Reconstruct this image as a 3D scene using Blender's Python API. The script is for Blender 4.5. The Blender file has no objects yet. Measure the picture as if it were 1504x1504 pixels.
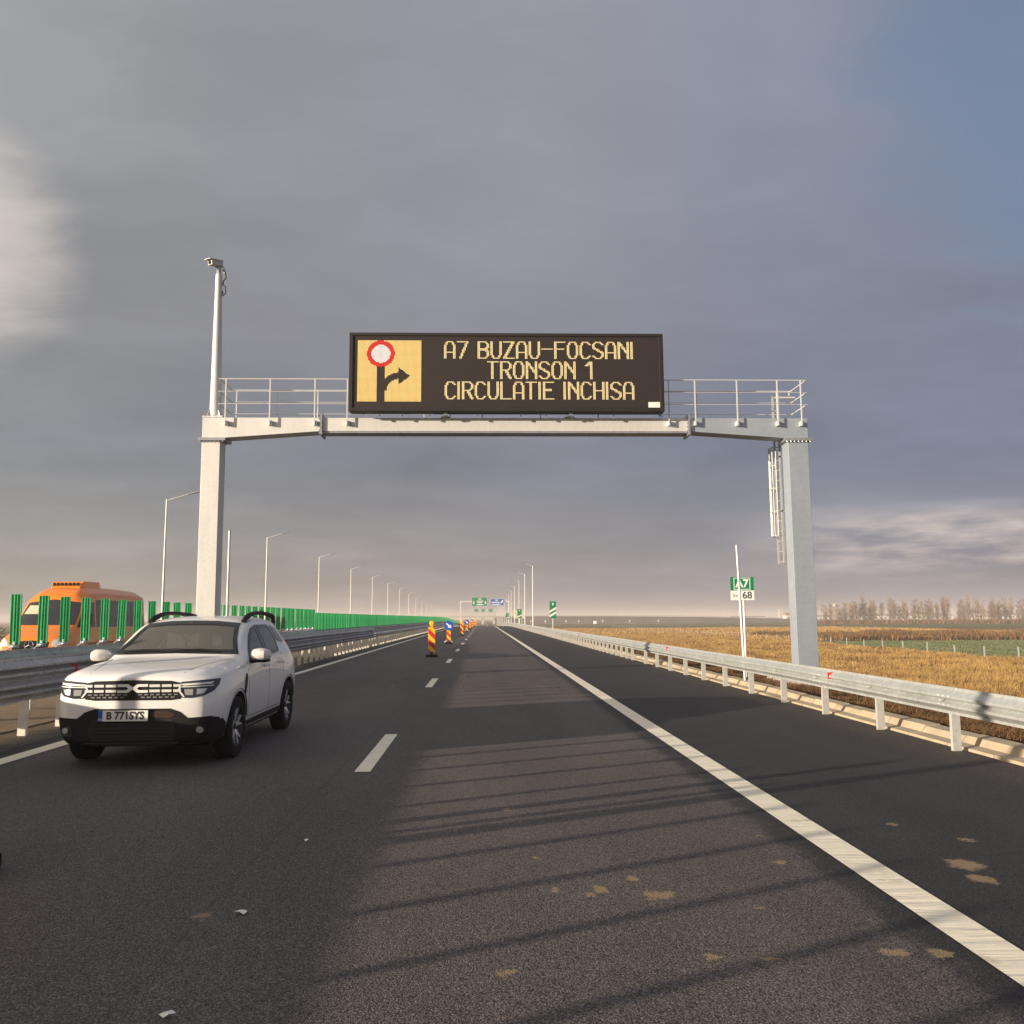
import bpy, bmesh, math, random
import numpy as np
from mathutils import Vector, Matrix, Euler
from mathutils.bvhtree import BVHTree

random.seed(7); rng = np.random.default_rng(7)
R = math.radians
SC = bpy.context.scene
COL = SC.collection
# ------------------------------------------------------------------ camera
cam_d = bpy.data.cameras.new('camera'); cam = bpy.data.objects.new('camera', cam_d); COL.objects.link(cam)
cam_d.sensor_fit = 'HORIZONTAL'; cam_d.sensor_width = 36.0; cam_d.lens = 1310.0/1504.0*36.0
cam_d.clip_start = 0.1; cam_d.clip_end = 20000
cam.matrix_world = (Matrix.Translation((0, 0, 1.57)) @ Matrix.Rotation(R(-1.908), 4, 'Z')
                    @ Matrix.Rotation(R(90+6.780), 4, 'X') @ Matrix.Rotation(R(-0.35), 4, 'Z'))
SC.camera = cam
SC.view_settings.view_transform = 'Standard'; SC.view_settings.look = 'None'
SC.view_settings.gamma = 1.0; SC.view_settings.exposure = 0.72
SC.render.engine = 'CYCLES'
SC.cycles.use_denoising = True
SC.cycles.max_bounces = 6; SC.cycles.diffuse_bounces = 3; SC.cycles.glossy_bounces = 3
SC.cycles.transmission_bounces = 4; SC.cycles.volume_bounces = 0; SC.cycles.transparent_max_bounces = 8

# ------------------------------------------------------------------ node helper
def N(nt, t, **kw):
    n = nt.nodes.new(t)
    for k, v in kw.items():
        if k == 'inp':
            for i, val in v.items():
                if hasattr(val, 'is_linked') or isinstance(val, bpy.types.NodeSocket): nt.links.new(val, n.inputs[i])
                else: n.inputs[i].default_value = val
        else: setattr(n, k, v)
    return n
def mth(nt, op, a, b=0.0, c=0.0, clamp=False):
    n = N(nt, 'ShaderNodeMath', operation=op, inp={0: a, 1: b, 2: c}); n.use_clamp = clamp
    return n.outputs[0]
def mixc(nt, f, a, b, mode='MIX'):
    n = N(nt, 'ShaderNodeMix', data_type='RGBA', blend_type=mode)
    for i, v in ((0, f), (6, a), (7, b)):
        if isinstance(v, bpy.types.NodeSocket): nt.links.new(v, n.inputs[i])
        else: n.inputs[i].default_value = (tuple(v)+(1,))[:4] if isinstance(v, (tuple, list)) else v
    return n.outputs[2]
def ramp(nt, f, stops, interp='LINEAR'):
    n = N(nt, 'ShaderNodeValToRGB', inp={0: f}); cr = n.color_ramp; cr.interpolation = interp
    while len(cr.elements) < len(stops): cr.elements.new(0.5)
    for e, (p, c) in zip(cr.elements, stops):
        e.position = p; e.color = (tuple(c)+(1,))[:4] if isinstance(c, (tuple, list)) else (c, c, c, 1)
    return n.outputs[0]
def noise(nt, vec, scale, detail=4, rough=0.55, out=0):
    n = N(nt, 'ShaderNodeTexNoise', inp={'Scale': scale, 'Detail': detail, 'Roughness': rough})
    if vec is not None: nt.links.new(vec, n.inputs['Vector'])
    return n.outputs[out]
def vmul(nt, v, s):
    return N(nt, 'ShaderNodeVectorMath', operation='MULTIPLY', inp={0: v, 1: s}).outputs[0]

# ------------------------------------------------------------------ sky and sun
SUN_EL = R(9.55); SUN_TRAVEL = Vector((0.892, 0.451, 0))      # horizontal direction the light travels
sun_vec = Vector((-SUN_TRAVEL.x*math.cos(SUN_EL), -SUN_TRAVEL.y*math.cos(SUN_EL), math.sin(SUN_EL))).normalized()
W = bpy.data.worlds.new('World'); SC.world = W; W.use_nodes = True
nt = W.node_tree; nt.nodes.clear()
tc = N(nt, 'ShaderNodeTexCoord').outputs['Generated']
sep = N(nt, 'ShaderNodeSeparateXYZ', inp={0: tc}); sx, sy, sz = sep.outputs
sky = N(nt, 'ShaderNodeTexSky', sky_type='NISHITA'); sky.sun_disc = False
sky.sun_elevation = SUN_EL; sky.sun_rotation = math.atan2(sun_vec.x, sun_vec.y)
clear = mixc(nt, 1.0, sky.outputs[0], (0.085, 0.085, 0.085), 'MULTIPLY')
# cloud deck: a layer seen from below, so its noise is laid out on the plane z=1
zc = mth(nt, 'MAXIMUM', sz, 0.02)
zp = mth(nt, 'ADD', zc, 0.16)
dk = N(nt, 'ShaderNodeCombineXYZ', inp={0: mth(nt, 'DIVIDE', sx, zp), 1: mth(nt, 'DIVIDE', sy, zp), 2: 0.0}).outputs[0]
wv = N(nt, 'ShaderNodeTexNoise', inp={'Vector': dk, 'Scale': 1.1, 'Detail': 4.0, 'Roughness': 0.6}).outputs['Color']
wv = N(nt, 'ShaderNodeVectorMath', operation='SUBTRACT', inp={0: wv, 1: (0.5, 0.5, 0.5)}).outputs[0]
dkw = N(nt, 'ShaderNodeVectorMath', operation='ADD', inp={0: dk, 1: vmul(nt, wv, (0.45, 0.45, 0))}).outputs[0]
n1 = noise(nt, vmul(nt, dkw, (0.85, 0.85, 1)), 1.1, 6, 0.48)
n2 = noise(nt, vmul(nt, dkw, (0.8, 1.3, 1)), 2.2, 8, 0.60)
hz = ramp(nt, sz, [(0.0, (0.262, 0.236, 0.228)), (0.05, (0.252, 0.231, 0.227)), (0.10, (0.222, 0.220, 0.232)),
                   (0.17, (0.172, 0.186, 0.222)), (0.30, (0.212, 0.217, 0.250)), (0.45, (0.232, 0.238, 0.270)), (1.0, (0.29, 0.30, 0.335))])
# azimuth tint: greyer and lighter to the left, bluer and darker to the right
az = mth(nt, 'MULTIPLY_ADD', sx, 1.0, 0.5, clamp=True)
tint = ramp(nt, az, [(0.0, (1.06, 1.07, 0.98)), (0.45, (1.0, 1.0, 1.0)), (1.0, (0.84, 0.91, 1.08))])
c1 = mixc(nt, 1.0, hz, tint, 'MULTIPLY')
var = ramp(nt, n1, [(0.30, 0.84), (0.46, 0.96), (0.56, 1.02), (0.66, 1.12), (0.80, 1.22)])
c2 = mixc(nt, 1.0, c1, var, 'MULTIPLY')
var2 = ramp(nt, n2, [(0.32, 0.93), (0.5, 0.99), (0.62, 1.045), (0.74, 1.10)])
c3 = mixc(nt, 1.0, c2, var2, 'MULTIPLY')
def lobe(d, lo, hi, nz=0.0):
    dn = N(nt, 'ShaderNodeVectorMath', operation='DOT_PRODUCT', inp={0: tc, 1: Vector(d).normalized()}).outputs['Value']
    dn = mth(nt, 'MULTIPLY_ADD', mth(nt, 'SUBTRACT', n2, 0.5), nz, dn)
    m = N(nt, 'ShaderNodeMapRange', interpolation_type='SMOOTHERSTEP', inp={0: dn, 1: lo, 2: hi, 3: 0.0, 4: 1.0})
    return m.outputs[0]
b1 = lobe((-0.500, 0.826, 0.352), 0.9915, 1.0015, 0.012)             # thin bright break in the cloud on the left
c4 = mixc(nt, mth(nt, 'MULTIPLY', b1, 0.92), c3, (0.56, 0.51, 0.465))
b2 = lobe((-0.50, 0.72, 0.53), 0.965, 1.0, 0.09)
c4 = mixc(nt, mth(nt, 'MULTIPLY', b2, 0.14), c4, (0.42, 0.41, 0.40))
# low lit cloud bank on the right
bel = ramp(nt, sz, [(0.030, 0.0), (0.060, 1.0), (0.088, 1.0), (0.118, 0.0)])
bn = ramp(nt, noise(nt, vmul(nt, tc, (3.0, 3.0, 16.0)), 1.6, 6, 0.6), [(0.42, 0.0), (0.62, 1.0)])
baz = N(nt, 'ShaderNodeMapRange', interpolation_type='SMOOTHSTEP', inp={0: sx, 1: 0.25, 2: 0.42}).outputs[0]
c5 = mixc(nt, mth(nt, 'MULTIPLY', mth(nt, 'MULTIPLY', bel, bn), mth(nt, 'MULTIPLY', baz, 1.0)), c4, (0.56, 0.48, 0.44))
# the sun side, behind the camera on the left: bright warm broken cloud
b3 = lobe(sun_vec, 0.45, 1.0)
c6 = mixc(nt, mth(nt, 'MULTIPLY', b3, 0.75), c5, (1.3, 1.02, 0.74))
# blue gap towards the upper right
b4 = lobe((0.62, 0.66, 0.58), 0.93, 1.0, 0.12)
c7 = mixc(nt, mth(nt, 'MULTIPLY', b4, 0.5), c6, clear)
b5 = mixc(nt, mth(nt, 'MULTIPLY', b4, 0.30), c7, (0.12, 0.19, 0.34))
bg = N(nt, 'ShaderNodeBackground', inp={0: b5, 1: 0.765})
out = N(nt, 'ShaderNodeOutputWorld'); nt.links.new(bg.outputs[0], out.inputs[0])

sl = bpy.data.lights.new('sun', 'SUN'); sl.energy = 5.0; sl.angle = R(0.5); sl.color = (1.0, 0.84, 0.66)
so = bpy.data.objects.new('sun', sl); COL.objects.link(so)
so.rotation_euler = (-sun_vec).to_track_quat('-Z', 'Y').to_euler()

# ------------------------------------------------------------------ materials
MATS = {}
def steel(name, c1, c2, rough, metal, hband=False):
    m = bpy.data.materials.new(name); m.use_nodes = True; t = m.node_tree; b = t.nodes['Principled BSDF']
    O = N(t, 'ShaderNodeNewGeometry').outputs['Position']
    sp = N(t, 'ShaderNodeTexVoronoi', feature='F1', inp={'Vector': O, 'Scale': 22.0}); spg = N(t, 'ShaderNodeSeparateColor', inp={0: sp.outputs['Color']}).outputs[0]
    big = noise(t, vmul(t, O, (1.0, 1.0, 0.35)), 2.2, 7, 0.65)
    st = noise(t, vmul(t, O, (7.0, 7.0, 0.5)) if not hband else vmul(t, O, (0.6, 0.6, 5.0)), 1.6, 6, 0.7)
    f = mth(t, 'ADD', mth(t, 'MULTIPLY', spg, 0.22), mth(t, 'ADD', mth(t, 'MULTIPLY', big, 0.9), mth(t, 'MULTIPLY', st, 0.7)))
    f = N(t, 'ShaderNodeMapRange', inp={0: f, 1: 0.62, 2: 1.25}).outputs[0]
    t.links.new(mixc(t, f, c1, c2), b.inputs['Base Color']); t.links.new(mth(t, 'MULTIPLY_ADD', f, 0.22, rough-.1), b.inputs['Roughness'])
    b.inputs['Metallic'].default_value = metal; b.inputs['Specular IOR Level'].default_value = 0.4
    bn = N(t, 'ShaderNodeBump', inp={'Strength': 0.08, 'Distance': 0.01, 'Height': big}); t.links.new(bn.outputs[0], b.inputs['Normal'])
    MATS[name] = m; return m
def mat(name, col, rough=0.6, metal=0.0, var=0.0, vscale=3.0, bump=0.0, bscale=40.0, col2=None, coat=0.0,
        emit=None, estr=0.0, spec=0.5, stretch=(1, 1, 1), rvar=0.0, world=False):
    if name in MATS: return MATS[name]
    m = bpy.data.materials.new(name); m.use_nodes = True; t = m.node_tree
    b = t.nodes['Principled BSDF']; b.inputs['Base Color'].default_value = (*col, 1)
    b.inputs['Roughness'].default_value = rough; b.inputs['Metallic'].default_value = metal
    b.inputs['Specular IOR Level'].default_value = spec
    b.inputs['Coat Weight'].default_value = coat; b.inputs['Coat Roughness'].default_value = 0.04
    if var or bump or rvar:
        v = N(t, 'ShaderNodeNewGeometry').outputs['Position'] if world else N(t, 'ShaderNodeTexCoord').outputs['Object']
        v = vmul(t, v, stretch)
    if var:
        c2 = col2 or tuple(c*(1-var) for c in col)
        f = ramp(t, noise(t, v, vscale, 6, 0.62), [(0.35, 0.0), (0.68, 1.0)])
        t.links.new(mixc(t, f, col, c2), b.inputs['Base Color'])
    if rvar:
        f = noise(t, v, vscale*1.7, 5, 0.6)
        t.links.new(mth(t, 'MULTIPLY_ADD', f, rvar*2, rough-rvar), b.inputs['Roughness'])
    if bump:
        bn = N(t, 'ShaderNodeBump', inp={'Strength': bump, 'Distance': 0.01, 'Height': noise(t, v, bscale, 3, 0.6)})
        t.links.new(bn.outputs[0], b.inputs['Normal'])
    if emit: b.inputs['Emission Color'].default_value = (*emit, 1); b.inputs['Emission Strength'].default_value = estr
    MATS[name] = m; return m

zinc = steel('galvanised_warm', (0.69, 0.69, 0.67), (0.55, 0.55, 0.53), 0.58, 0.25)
zinc_blue_shade = steel('galvanised_blue_shade', (0.41, 0.46, 0.52), (0.31, 0.355, 0.41), 0.45, 0.35, True)  # bluer zinc for the right end, with part of its shade painted into the colour
zinc_rail = steel('galvanised_rail', (0.60, 0.63, 0.62), (0.36, 0.38, 0.37), 0.42, 0.45)
zinc_dark = steel('galvanised_dull', (0.44, 0.46, 0.49), (0.24, 0.26, 0.28), 0.45, 0.5)
post_pale = steel('post_pale', (0.55, 0.56, 0.53), (0.36, 0.36, 0.33), 0.55, 0.25)
post_cream = mat('post_cream', (0.78, 0.75, 0.66), 0.6, 0.05, 0.25, 3.0)
pole_mat = mat('pole_steel', (0.70, 0.69, 0.64), 0.5, 0.25, 0.08, 1.5)
black_pl = mat('black_plastic', (0.011, 0.011, 0.012), 0.6, 0, 0.25, 30, 0.1, 300, spec=.22)
black_gl = mat('gloss_black', (0.010, 0.010, 0.011), 0.12)
rubber = mat('tyre_rubber', (0.014, 0.014, 0.014), 0.85, 0, 0.3, 20, 0.2, 120, spec=.2)
dark_void = mat('dark_void', (0.006, 0.006, 0.006), 0.9)
green_pl = mat('panel_green', (0.016, 0.40, 0.13), 0.42, 0, 0.35, 2.0, rvar=.12)
sign_green = mat('sign_green', (0.0, 0.20, 0.085), 0.4)
sign_blue = mat('sign_blue', (0.01, 0.09, 0.42), 0.4)
sign_white = mat('sign_white', (0.80, 0.79, 0.75), 0.45)
sign_red = mat('sign_red', (0.62, 0.02, 0.02), 0.4)
sign_yellow = mat('sign_yellow', (0.85, 0.50, 0.02), 0.4)
ink = mat('sign_ink', (0.03, 0.03, 0.03), 0.5)
refl_red = mat('reflector_red', (0.55, 0.012, 0.012), 0.4, emit=None)
vms_dark = mat('vms_face', (0.016, 0.0105, 0.009), 0.75, 0, 0.12, 6)
vms_frame = mat('vms_frame', (0.011, 0.009, 0.008), 0.6)
chrome = mat('chrome', (0.78, 0.78, 0.76), 0.2, 0.9)
concrete = mat('concrete_kerb', (0.46, 0.38, 0.26), 0.85, 0, 0.25, 3, 0.3, 60)
concrete2 = mat('concrete_pale', (0.50, 0.47, 0.41), 0.85, 0, 0.2, 2, 0.3, 30)

def asphalt():
    m = bpy.data.materials.new('asphalt'); m.use_nodes = True; t = m.node_tree; b = t.nodes['Principled BSDF']
    P = N(t, 'ShaderNodeNewGeometry').outputs['Position']; s = N(t, 'ShaderNodeSeparateXYZ', inp={0: P})
    X, Y = s.outputs[0], s.outputs[1]
    wob = N(t, 'ShaderNodeVectorMath', operation='SUBTRACT', inp={0: noise(t, P, 11.0, 6, .7, out=1), 1: (.5, .5, .5)}).outputs[0]; ws = N(t, 'ShaderNodeSeparateXYZ', inp={0: wob})
    XW = mth(t, 'MULTIPLY_ADD', ws.outputs[0], .22, X); YW = mth(t, 'MULTIPLY_ADD', ws.outputs[1], .30, Y)
    edge = mth(t, 'MULTIPLY_ADD', noise(t, P, 2.2, 6, 0.7), 0.55, -0.27)
    xe = mth(t, 'ADD', X, edge)
    # tracked lane carries brown dust up to the edge line, shoulder stays dark
    d1 = N(t, 'ShaderNodeMapRange', interpolation_type='SMOOTHSTEP', inp={0: xe, 1: 2.22, 2: 1.98}).outputs[0]
    d2 = N(t, 'ShaderNodeMapRange', interpolation_type='SMOOTHSTEP', inp={0: xe, 1: -5.8, 2: -5.2}).outputs[0]
    mac = ramp(t, noise(t, vmul(t, P, (1.0, 0.25, 1)), 0.8, 5, 0.6), [(0.3, 0.75), (0.7, 1.15)])
    lane = mixc(t, 1.0, (0.122, 0.106, 0.099), mac, 'MULTIPLY')
    dark = mixc(t, 1.0, (0.036, 0.033, 0.036), mac, 'MULTIPLY')
    c = mixc(t, mth(t, 'MULTIPLY', d1, d2), dark, lane)
    # wheel tracks polished a little lighter, paving joints a little darker
    def gauss(x0, w): 
        u = mth(t, 'DIVIDE', mth(t, 'SUBTRACT', mth(t, 'MULTIPLY_ADD', edge, .35, X), x0), w); return mth(t, 'SUBTRACT', 1.0, mth(t, 'MULTIPLY', u, u), clamp=True)
    tr = None
    for x0 in (-4.25, -2.45, -.25, 1.35): tr = gauss(x0, .42) if tr is None else mth(t, 'MAXIMUM', tr, gauss(x0, .42))
    c = mixc(t, mth(t, 'MULTIPLY', tr, .16), c, (0.155, 0.132, 0.112))
    jn = mth(t, 'MAXIMUM', gauss(2.12, .035), mth(t, 'MAXIMUM', gauss(-1.5, .018), gauss(-5.25, .03)))
    c = mixc(t, mth(t, 'MULTIPLY', jn, .3), c, (0.025, 0.023, 0.024))
    oil = ramp(t, noise(t, vmul(t, P, (1.0, .35, 1)), 1.7, 7, .75), [(0.60, 0.0), (0.74, 0.45)])
    c = mixc(t, oil, c, (0.045, 0.041, 0.042))
    # brown grit washed against both outer edges
    g1 = N(t, 'ShaderNodeMapRange', interpolation_type='SMOOTHSTEP', inp={0: mth(t, 'ADD', X, mth(t, 'MULTIPLY', edge, 2.0)), 1: 4.7, 2: 5.8}).outputs[0]
    c = mixc(t, mth(t, 'MULTIPLY', g1, 0.6), c, (0.115, 0.085, 0.055))
    g2 = N(t, 'ShaderNodeMapRange', interpolation_type='SMOOTHSTEP', inp={0: xe, 1: -6.0, 2: -6.6}).outputs[0]
    c = mixc(t, mth(t, 'MULTIPLY', g2, 0.9), c, (0.22, 0.15, 0.085))
    # aggregate: pale stone tops and black pits
    vo = N(t, 'ShaderNodeTexVoronoi', feature='F1', inp={'Vector': P, 'Scale': 115.0, 'Randomness': 1.0})
    agg = ramp(t, vo.outputs['Distance'], [(0.0, 1.4), (0.35, 1.12), (0.60, 0.58), (0.8, 0.25)])
    stone = ramp(t, N(t, 'ShaderNodeSeparateColor', inp={0: vo.outputs['Color']}).outputs[0], [(0.0, 0.72), (0.8, 1.12), (0.98, 1.9)])
    c = mixc(t, 1.0, c, agg, 'MULTIPLY'); c = mixc(t, 1.0, c, stone, 'MULTIPLY')
    # dried mud splats
    spl = [(1.92, 4.35, .12, .05), (2.13, 4.32, .08, .04), (3.06, 5.78, .17, .10), (2.99, 5.47, .12, .07), (0.68, 5.41, .07, .06), (0.41, 5.43, .04, .04),
           (1.0, 5.27, .16, .06), (1.33, 4.28, .07, .03), (1.07, 4.32, .05, .03), (-1.5, 5.05, .07, .05), (3.35, 5.2, .06, .05), (0.9, 5.6, .05, .04), (0.2, 7.6, .04, .05), (0.62, 5.3, .05, .03), (1.9, 5.9, .05, .03), (2.0, 6.6, .05, .02), (0.35, 6.1, .03, .03), (1.5, 5.0, .05, .02), (3.4, 6.4, .1, .03), (3.1, 6.9, .06, .03), (0.1, 4.2, .04, .02), (-0.2, 6.9, .03, .02)]
    acc = None
    for (x, y, a, q) in spl:
        dx = mth(t, 'DIVIDE', mth(t, 'SUBTRACT', XW, x), a); dy = mth(t, 'DIVIDE', mth(t, 'SUBTRACT', YW, y), q*2.0)
        r2 = mth(t, 'ADD', mth(t, 'MULTIPLY', dx, dx), mth(t, 'MULTIPLY', dy, dy))
        v = mth(t, 'SUBTRACT', 1.0, r2, clamp=True)
        acc = v if acc is None else mth(t, 'MAXIMUM', acc, v)
    sn = noise(t, P, 26.0, 8, 0.85)
    ms = ramp(t, mth(t, 'MULTIPLY_ADD', sn, 1.9, mth(t, 'SUBTRACT', mth(t, 'MINIMUM', mth(t, 'MULTIPLY', acc, 0.9), 1.0), 1.0)), [(0.42, 0.0), (0.66, 1.0)])
    ms = mth(t, 'MULTIPLY', ms, mth(t, 'MINIMUM', mth(t, 'MULTIPLY', acc, 4.0), 0.8))
    c = mixc(t, ms, c, (0.30, 0.215, 0.115))
    # scattered small pale specks and smears
    sp = ramp(t, noise(t, vmul(t, P, (1.0, 0.6, 1)), 5.5, 7, 0.72), [(0.70, 0.0), (0.78, 0.5)])
    c = mixc(t, sp, c, (0.20, 0.16, 0.12))
    t.links.new(c, b.inputs['Base Color'])
    b.inputs['Roughness'].default_value = 0.72; b.inputs['Specular IOR Level'].default_value = 0.35
    h = mth(t, 'ADD', mth(t, 'MULTIPLY', vo.outputs['Distance'], -1.0), mth(t, 'MULTIPLY', noise(t, P, 260, 2), 0.35))
    bn = N(t, 'ShaderNodeBump', inp={'Strength': 0.7, 'Distance': 0.006, 'Height': h}); t.links.new(bn.outputs[0], b.inputs['Normal'])
    return m
def paint_line(name, rib):
    m = bpy.data.materials.new(name); m.use_nodes = True; t = m.node_tree; b = t.nodes['Principled BSDF']
    P = N(t, 'ShaderNodeNewGeometry').outputs['Position']; s = N(t, 'ShaderNodeSeparateXYZ', inp={0: P})
    f = ramp(t, noise(t, P, 9.0, 7, 0.7), [(0.35, 0.0), (0.75, 1.0)])
    c = mixc(t, f, (0.91, 0.86, 0.70), (0.80, 0.73, 0.56))
    st = ramp(t, noise(t, P, 3.0, 5, 0.7), [(0.57, 0.0), (0.70, 0.55)])
    c = mixc(t, st, c, (0.40, 0.33, 0.20))
    if rib:
        rb = ramp(t, noise(t, vmul(t, P, (0.35, 3.2, 1)), 2.4, 5, 0.6), [(0.40, 0.0), (0.56, 1.0)])
        c = mixc(t, mth(t, 'MULTIPLY', rb, 0.08), c, (0.80, 0.76, 0.66))
        bn = N(t, 'ShaderNodeBump', inp={'Strength': 0.5, 'Distance': 0.010, 'Height': mth(t, 'ADD', rb, mth(t, 'MULTIPLY', noise(t, P, 120, 2), 0.3))})
    else:
        bn = N(t, 'ShaderNodeBump', inp={'Strength': 0.5, 'Distance': 0.004, 'Height': noise(t, P, 120, 3)})
    t.links.new(bn.outputs[0], b.inputs['Normal']); t.links.new(c, b.inputs['Base Color']); b.inputs['Roughness'].default_value = 0.65
    return m
def field_mat():
    m = bpy.data.materials.new('field_soil_and_grass'); m.use_nodes = True; t = m.node_tree; b = t.nodes['Principled BSDF']
    P = N(t, 'ShaderNodeNewGeometry').outputs['Position']; s = N(t, 'ShaderNodeSeparateXYZ', inp={0: P}); X, Y = s.outputs[0], s.outputs[1]
    nz = noise(t, vmul(t, P, (0.5, 0.25, 1)), 0.35, 7, 0.68); fine = noise(t, vmul(t, P, (1, 0.5, 1)), 3.0, 6, 0.75)
    gold = mixc(t, ramp(t, fine, [(0.3, 0), (0.7, 1)]), (0.36, 0.24, 0.095), (0.20, 0.125, 0.05))
    brown = mixc(t, ramp(t, fine, [(0.3, 0), (0.7, 1)]), (0.20, 0.12, 0.065), (0.09, 0.055, 0.03))
    green = mixc(t, ramp(t, fine, [(0.3, 0), (0.7, 1)]), (0.075, 0.115, 0.055), (0.12, 0.13, 0.06))
    soil = mixc(t, ramp(t, nz, [(0.35, 0), (0.65, 1)]), (0.16, 0.10, 0.065), (0.27, 0.17, 0.09))
    ww = mth(t, 'MULTIPLY_ADD', mth(t, 'SUBTRACT', nz, 0.5), 8.0, Y)
    xw = mth(t, 'MULTIPLY_ADD', mth(t, 'SUBTRACT', nz, 0.5), 3.0, X)
    def band(v, a, bb, soft):
        u = N(t, 'ShaderNodeMapRange', interpolation_type='SMOOTHSTEP', inp={0: v, 1: a-soft, 2: a+soft}).outputs[0]
        w = N(t, 'ShaderNodeMapRange', interpolation_type='SMOOTHSTEP', inp={0: v, 1: bb-soft, 2: bb+soft}).outputs[0]
        return mth(t, 'SUBTRACT', u, w, clamp=True)
    c = gold
    c = mixc(t, ramp(t, nz, [(0.45, 0.0), (0.62, 0.55)]), c, brown)
    q = mth(t, 'MULTIPLY', band(xw, 47.2, 5000, 0.6), band(ww, -500, 139, 4))
    c = mixc(t, q, c, green)
    c = mixc(t, mth(t, 'MULTIPLY', band(ww, 146, 185, 10), band(xw, 56, 5000, 6)), c, brown)
    c = mixc(t, band(ww, 275, 310, 12), c, brown)
    c = mixc(t, band(ww, 310, 430, 12), c, green)
    c = mixc(t, band(ww, 430, 9000, 12), c, soil)
    c = mixc(t, mth(t, 'MULTIPLY', band(ww, 470, 620, 15), 0.8), c, green)
    vg = mth(t, 'MULTIPLY', band(X, -40, 9.5, 0.8), 1.0)
    c = mixc(t, mth(t, 'MULTIPLY', vg, band(X, 4, 9.5, 0.8)), c, mixc(t, ramp(t, fine, [(0.35, 0), (0.6, 1)]), (0.11, 0.065, 0.035), (0.24, 0.15, 0.065)))
    t.links.new(c, b.inputs['Base Color']); b.inputs['Roughness'].default_value = 0.95; b.inputs['Specular IOR Level'].default_value = 0.1
    bn = N(t, 'ShaderNodeBump', inp={'Strength': 0.8, 'Distance': 0.15, 'Height': fine}); t.links.new(bn.outputs[0], b.inputs['Normal'])
    return m
def grass_mat(name, cols):
    m = bpy.data.materials.new(name); m.use_nodes = True; t = m.node_tree; b = t.nodes['Principled BSDF']
    P = N(t, 'ShaderNodeNewGeometry')
    big = noise(t, vmul(t, P.outputs['Position'], (0.8, 0.3, 0)), 0.45, 7, 0.72)
    f = mth(t, 'MULTIPLY_ADD', P.outputs['Random Per Island'], 0.55, mth(t, 'MULTIPLY_ADD', big, 2.3, -0.80))
    t.links.new(ramp(t, f, [(i/(len(cols)-1), c) for i, c in enumerate(cols)]), b.inputs['Base Color'])
    b.inputs['Roughness'].default_value = 0.8; b.inputs['Specular IOR Level'].default_value = 0.15
    return m

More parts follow.
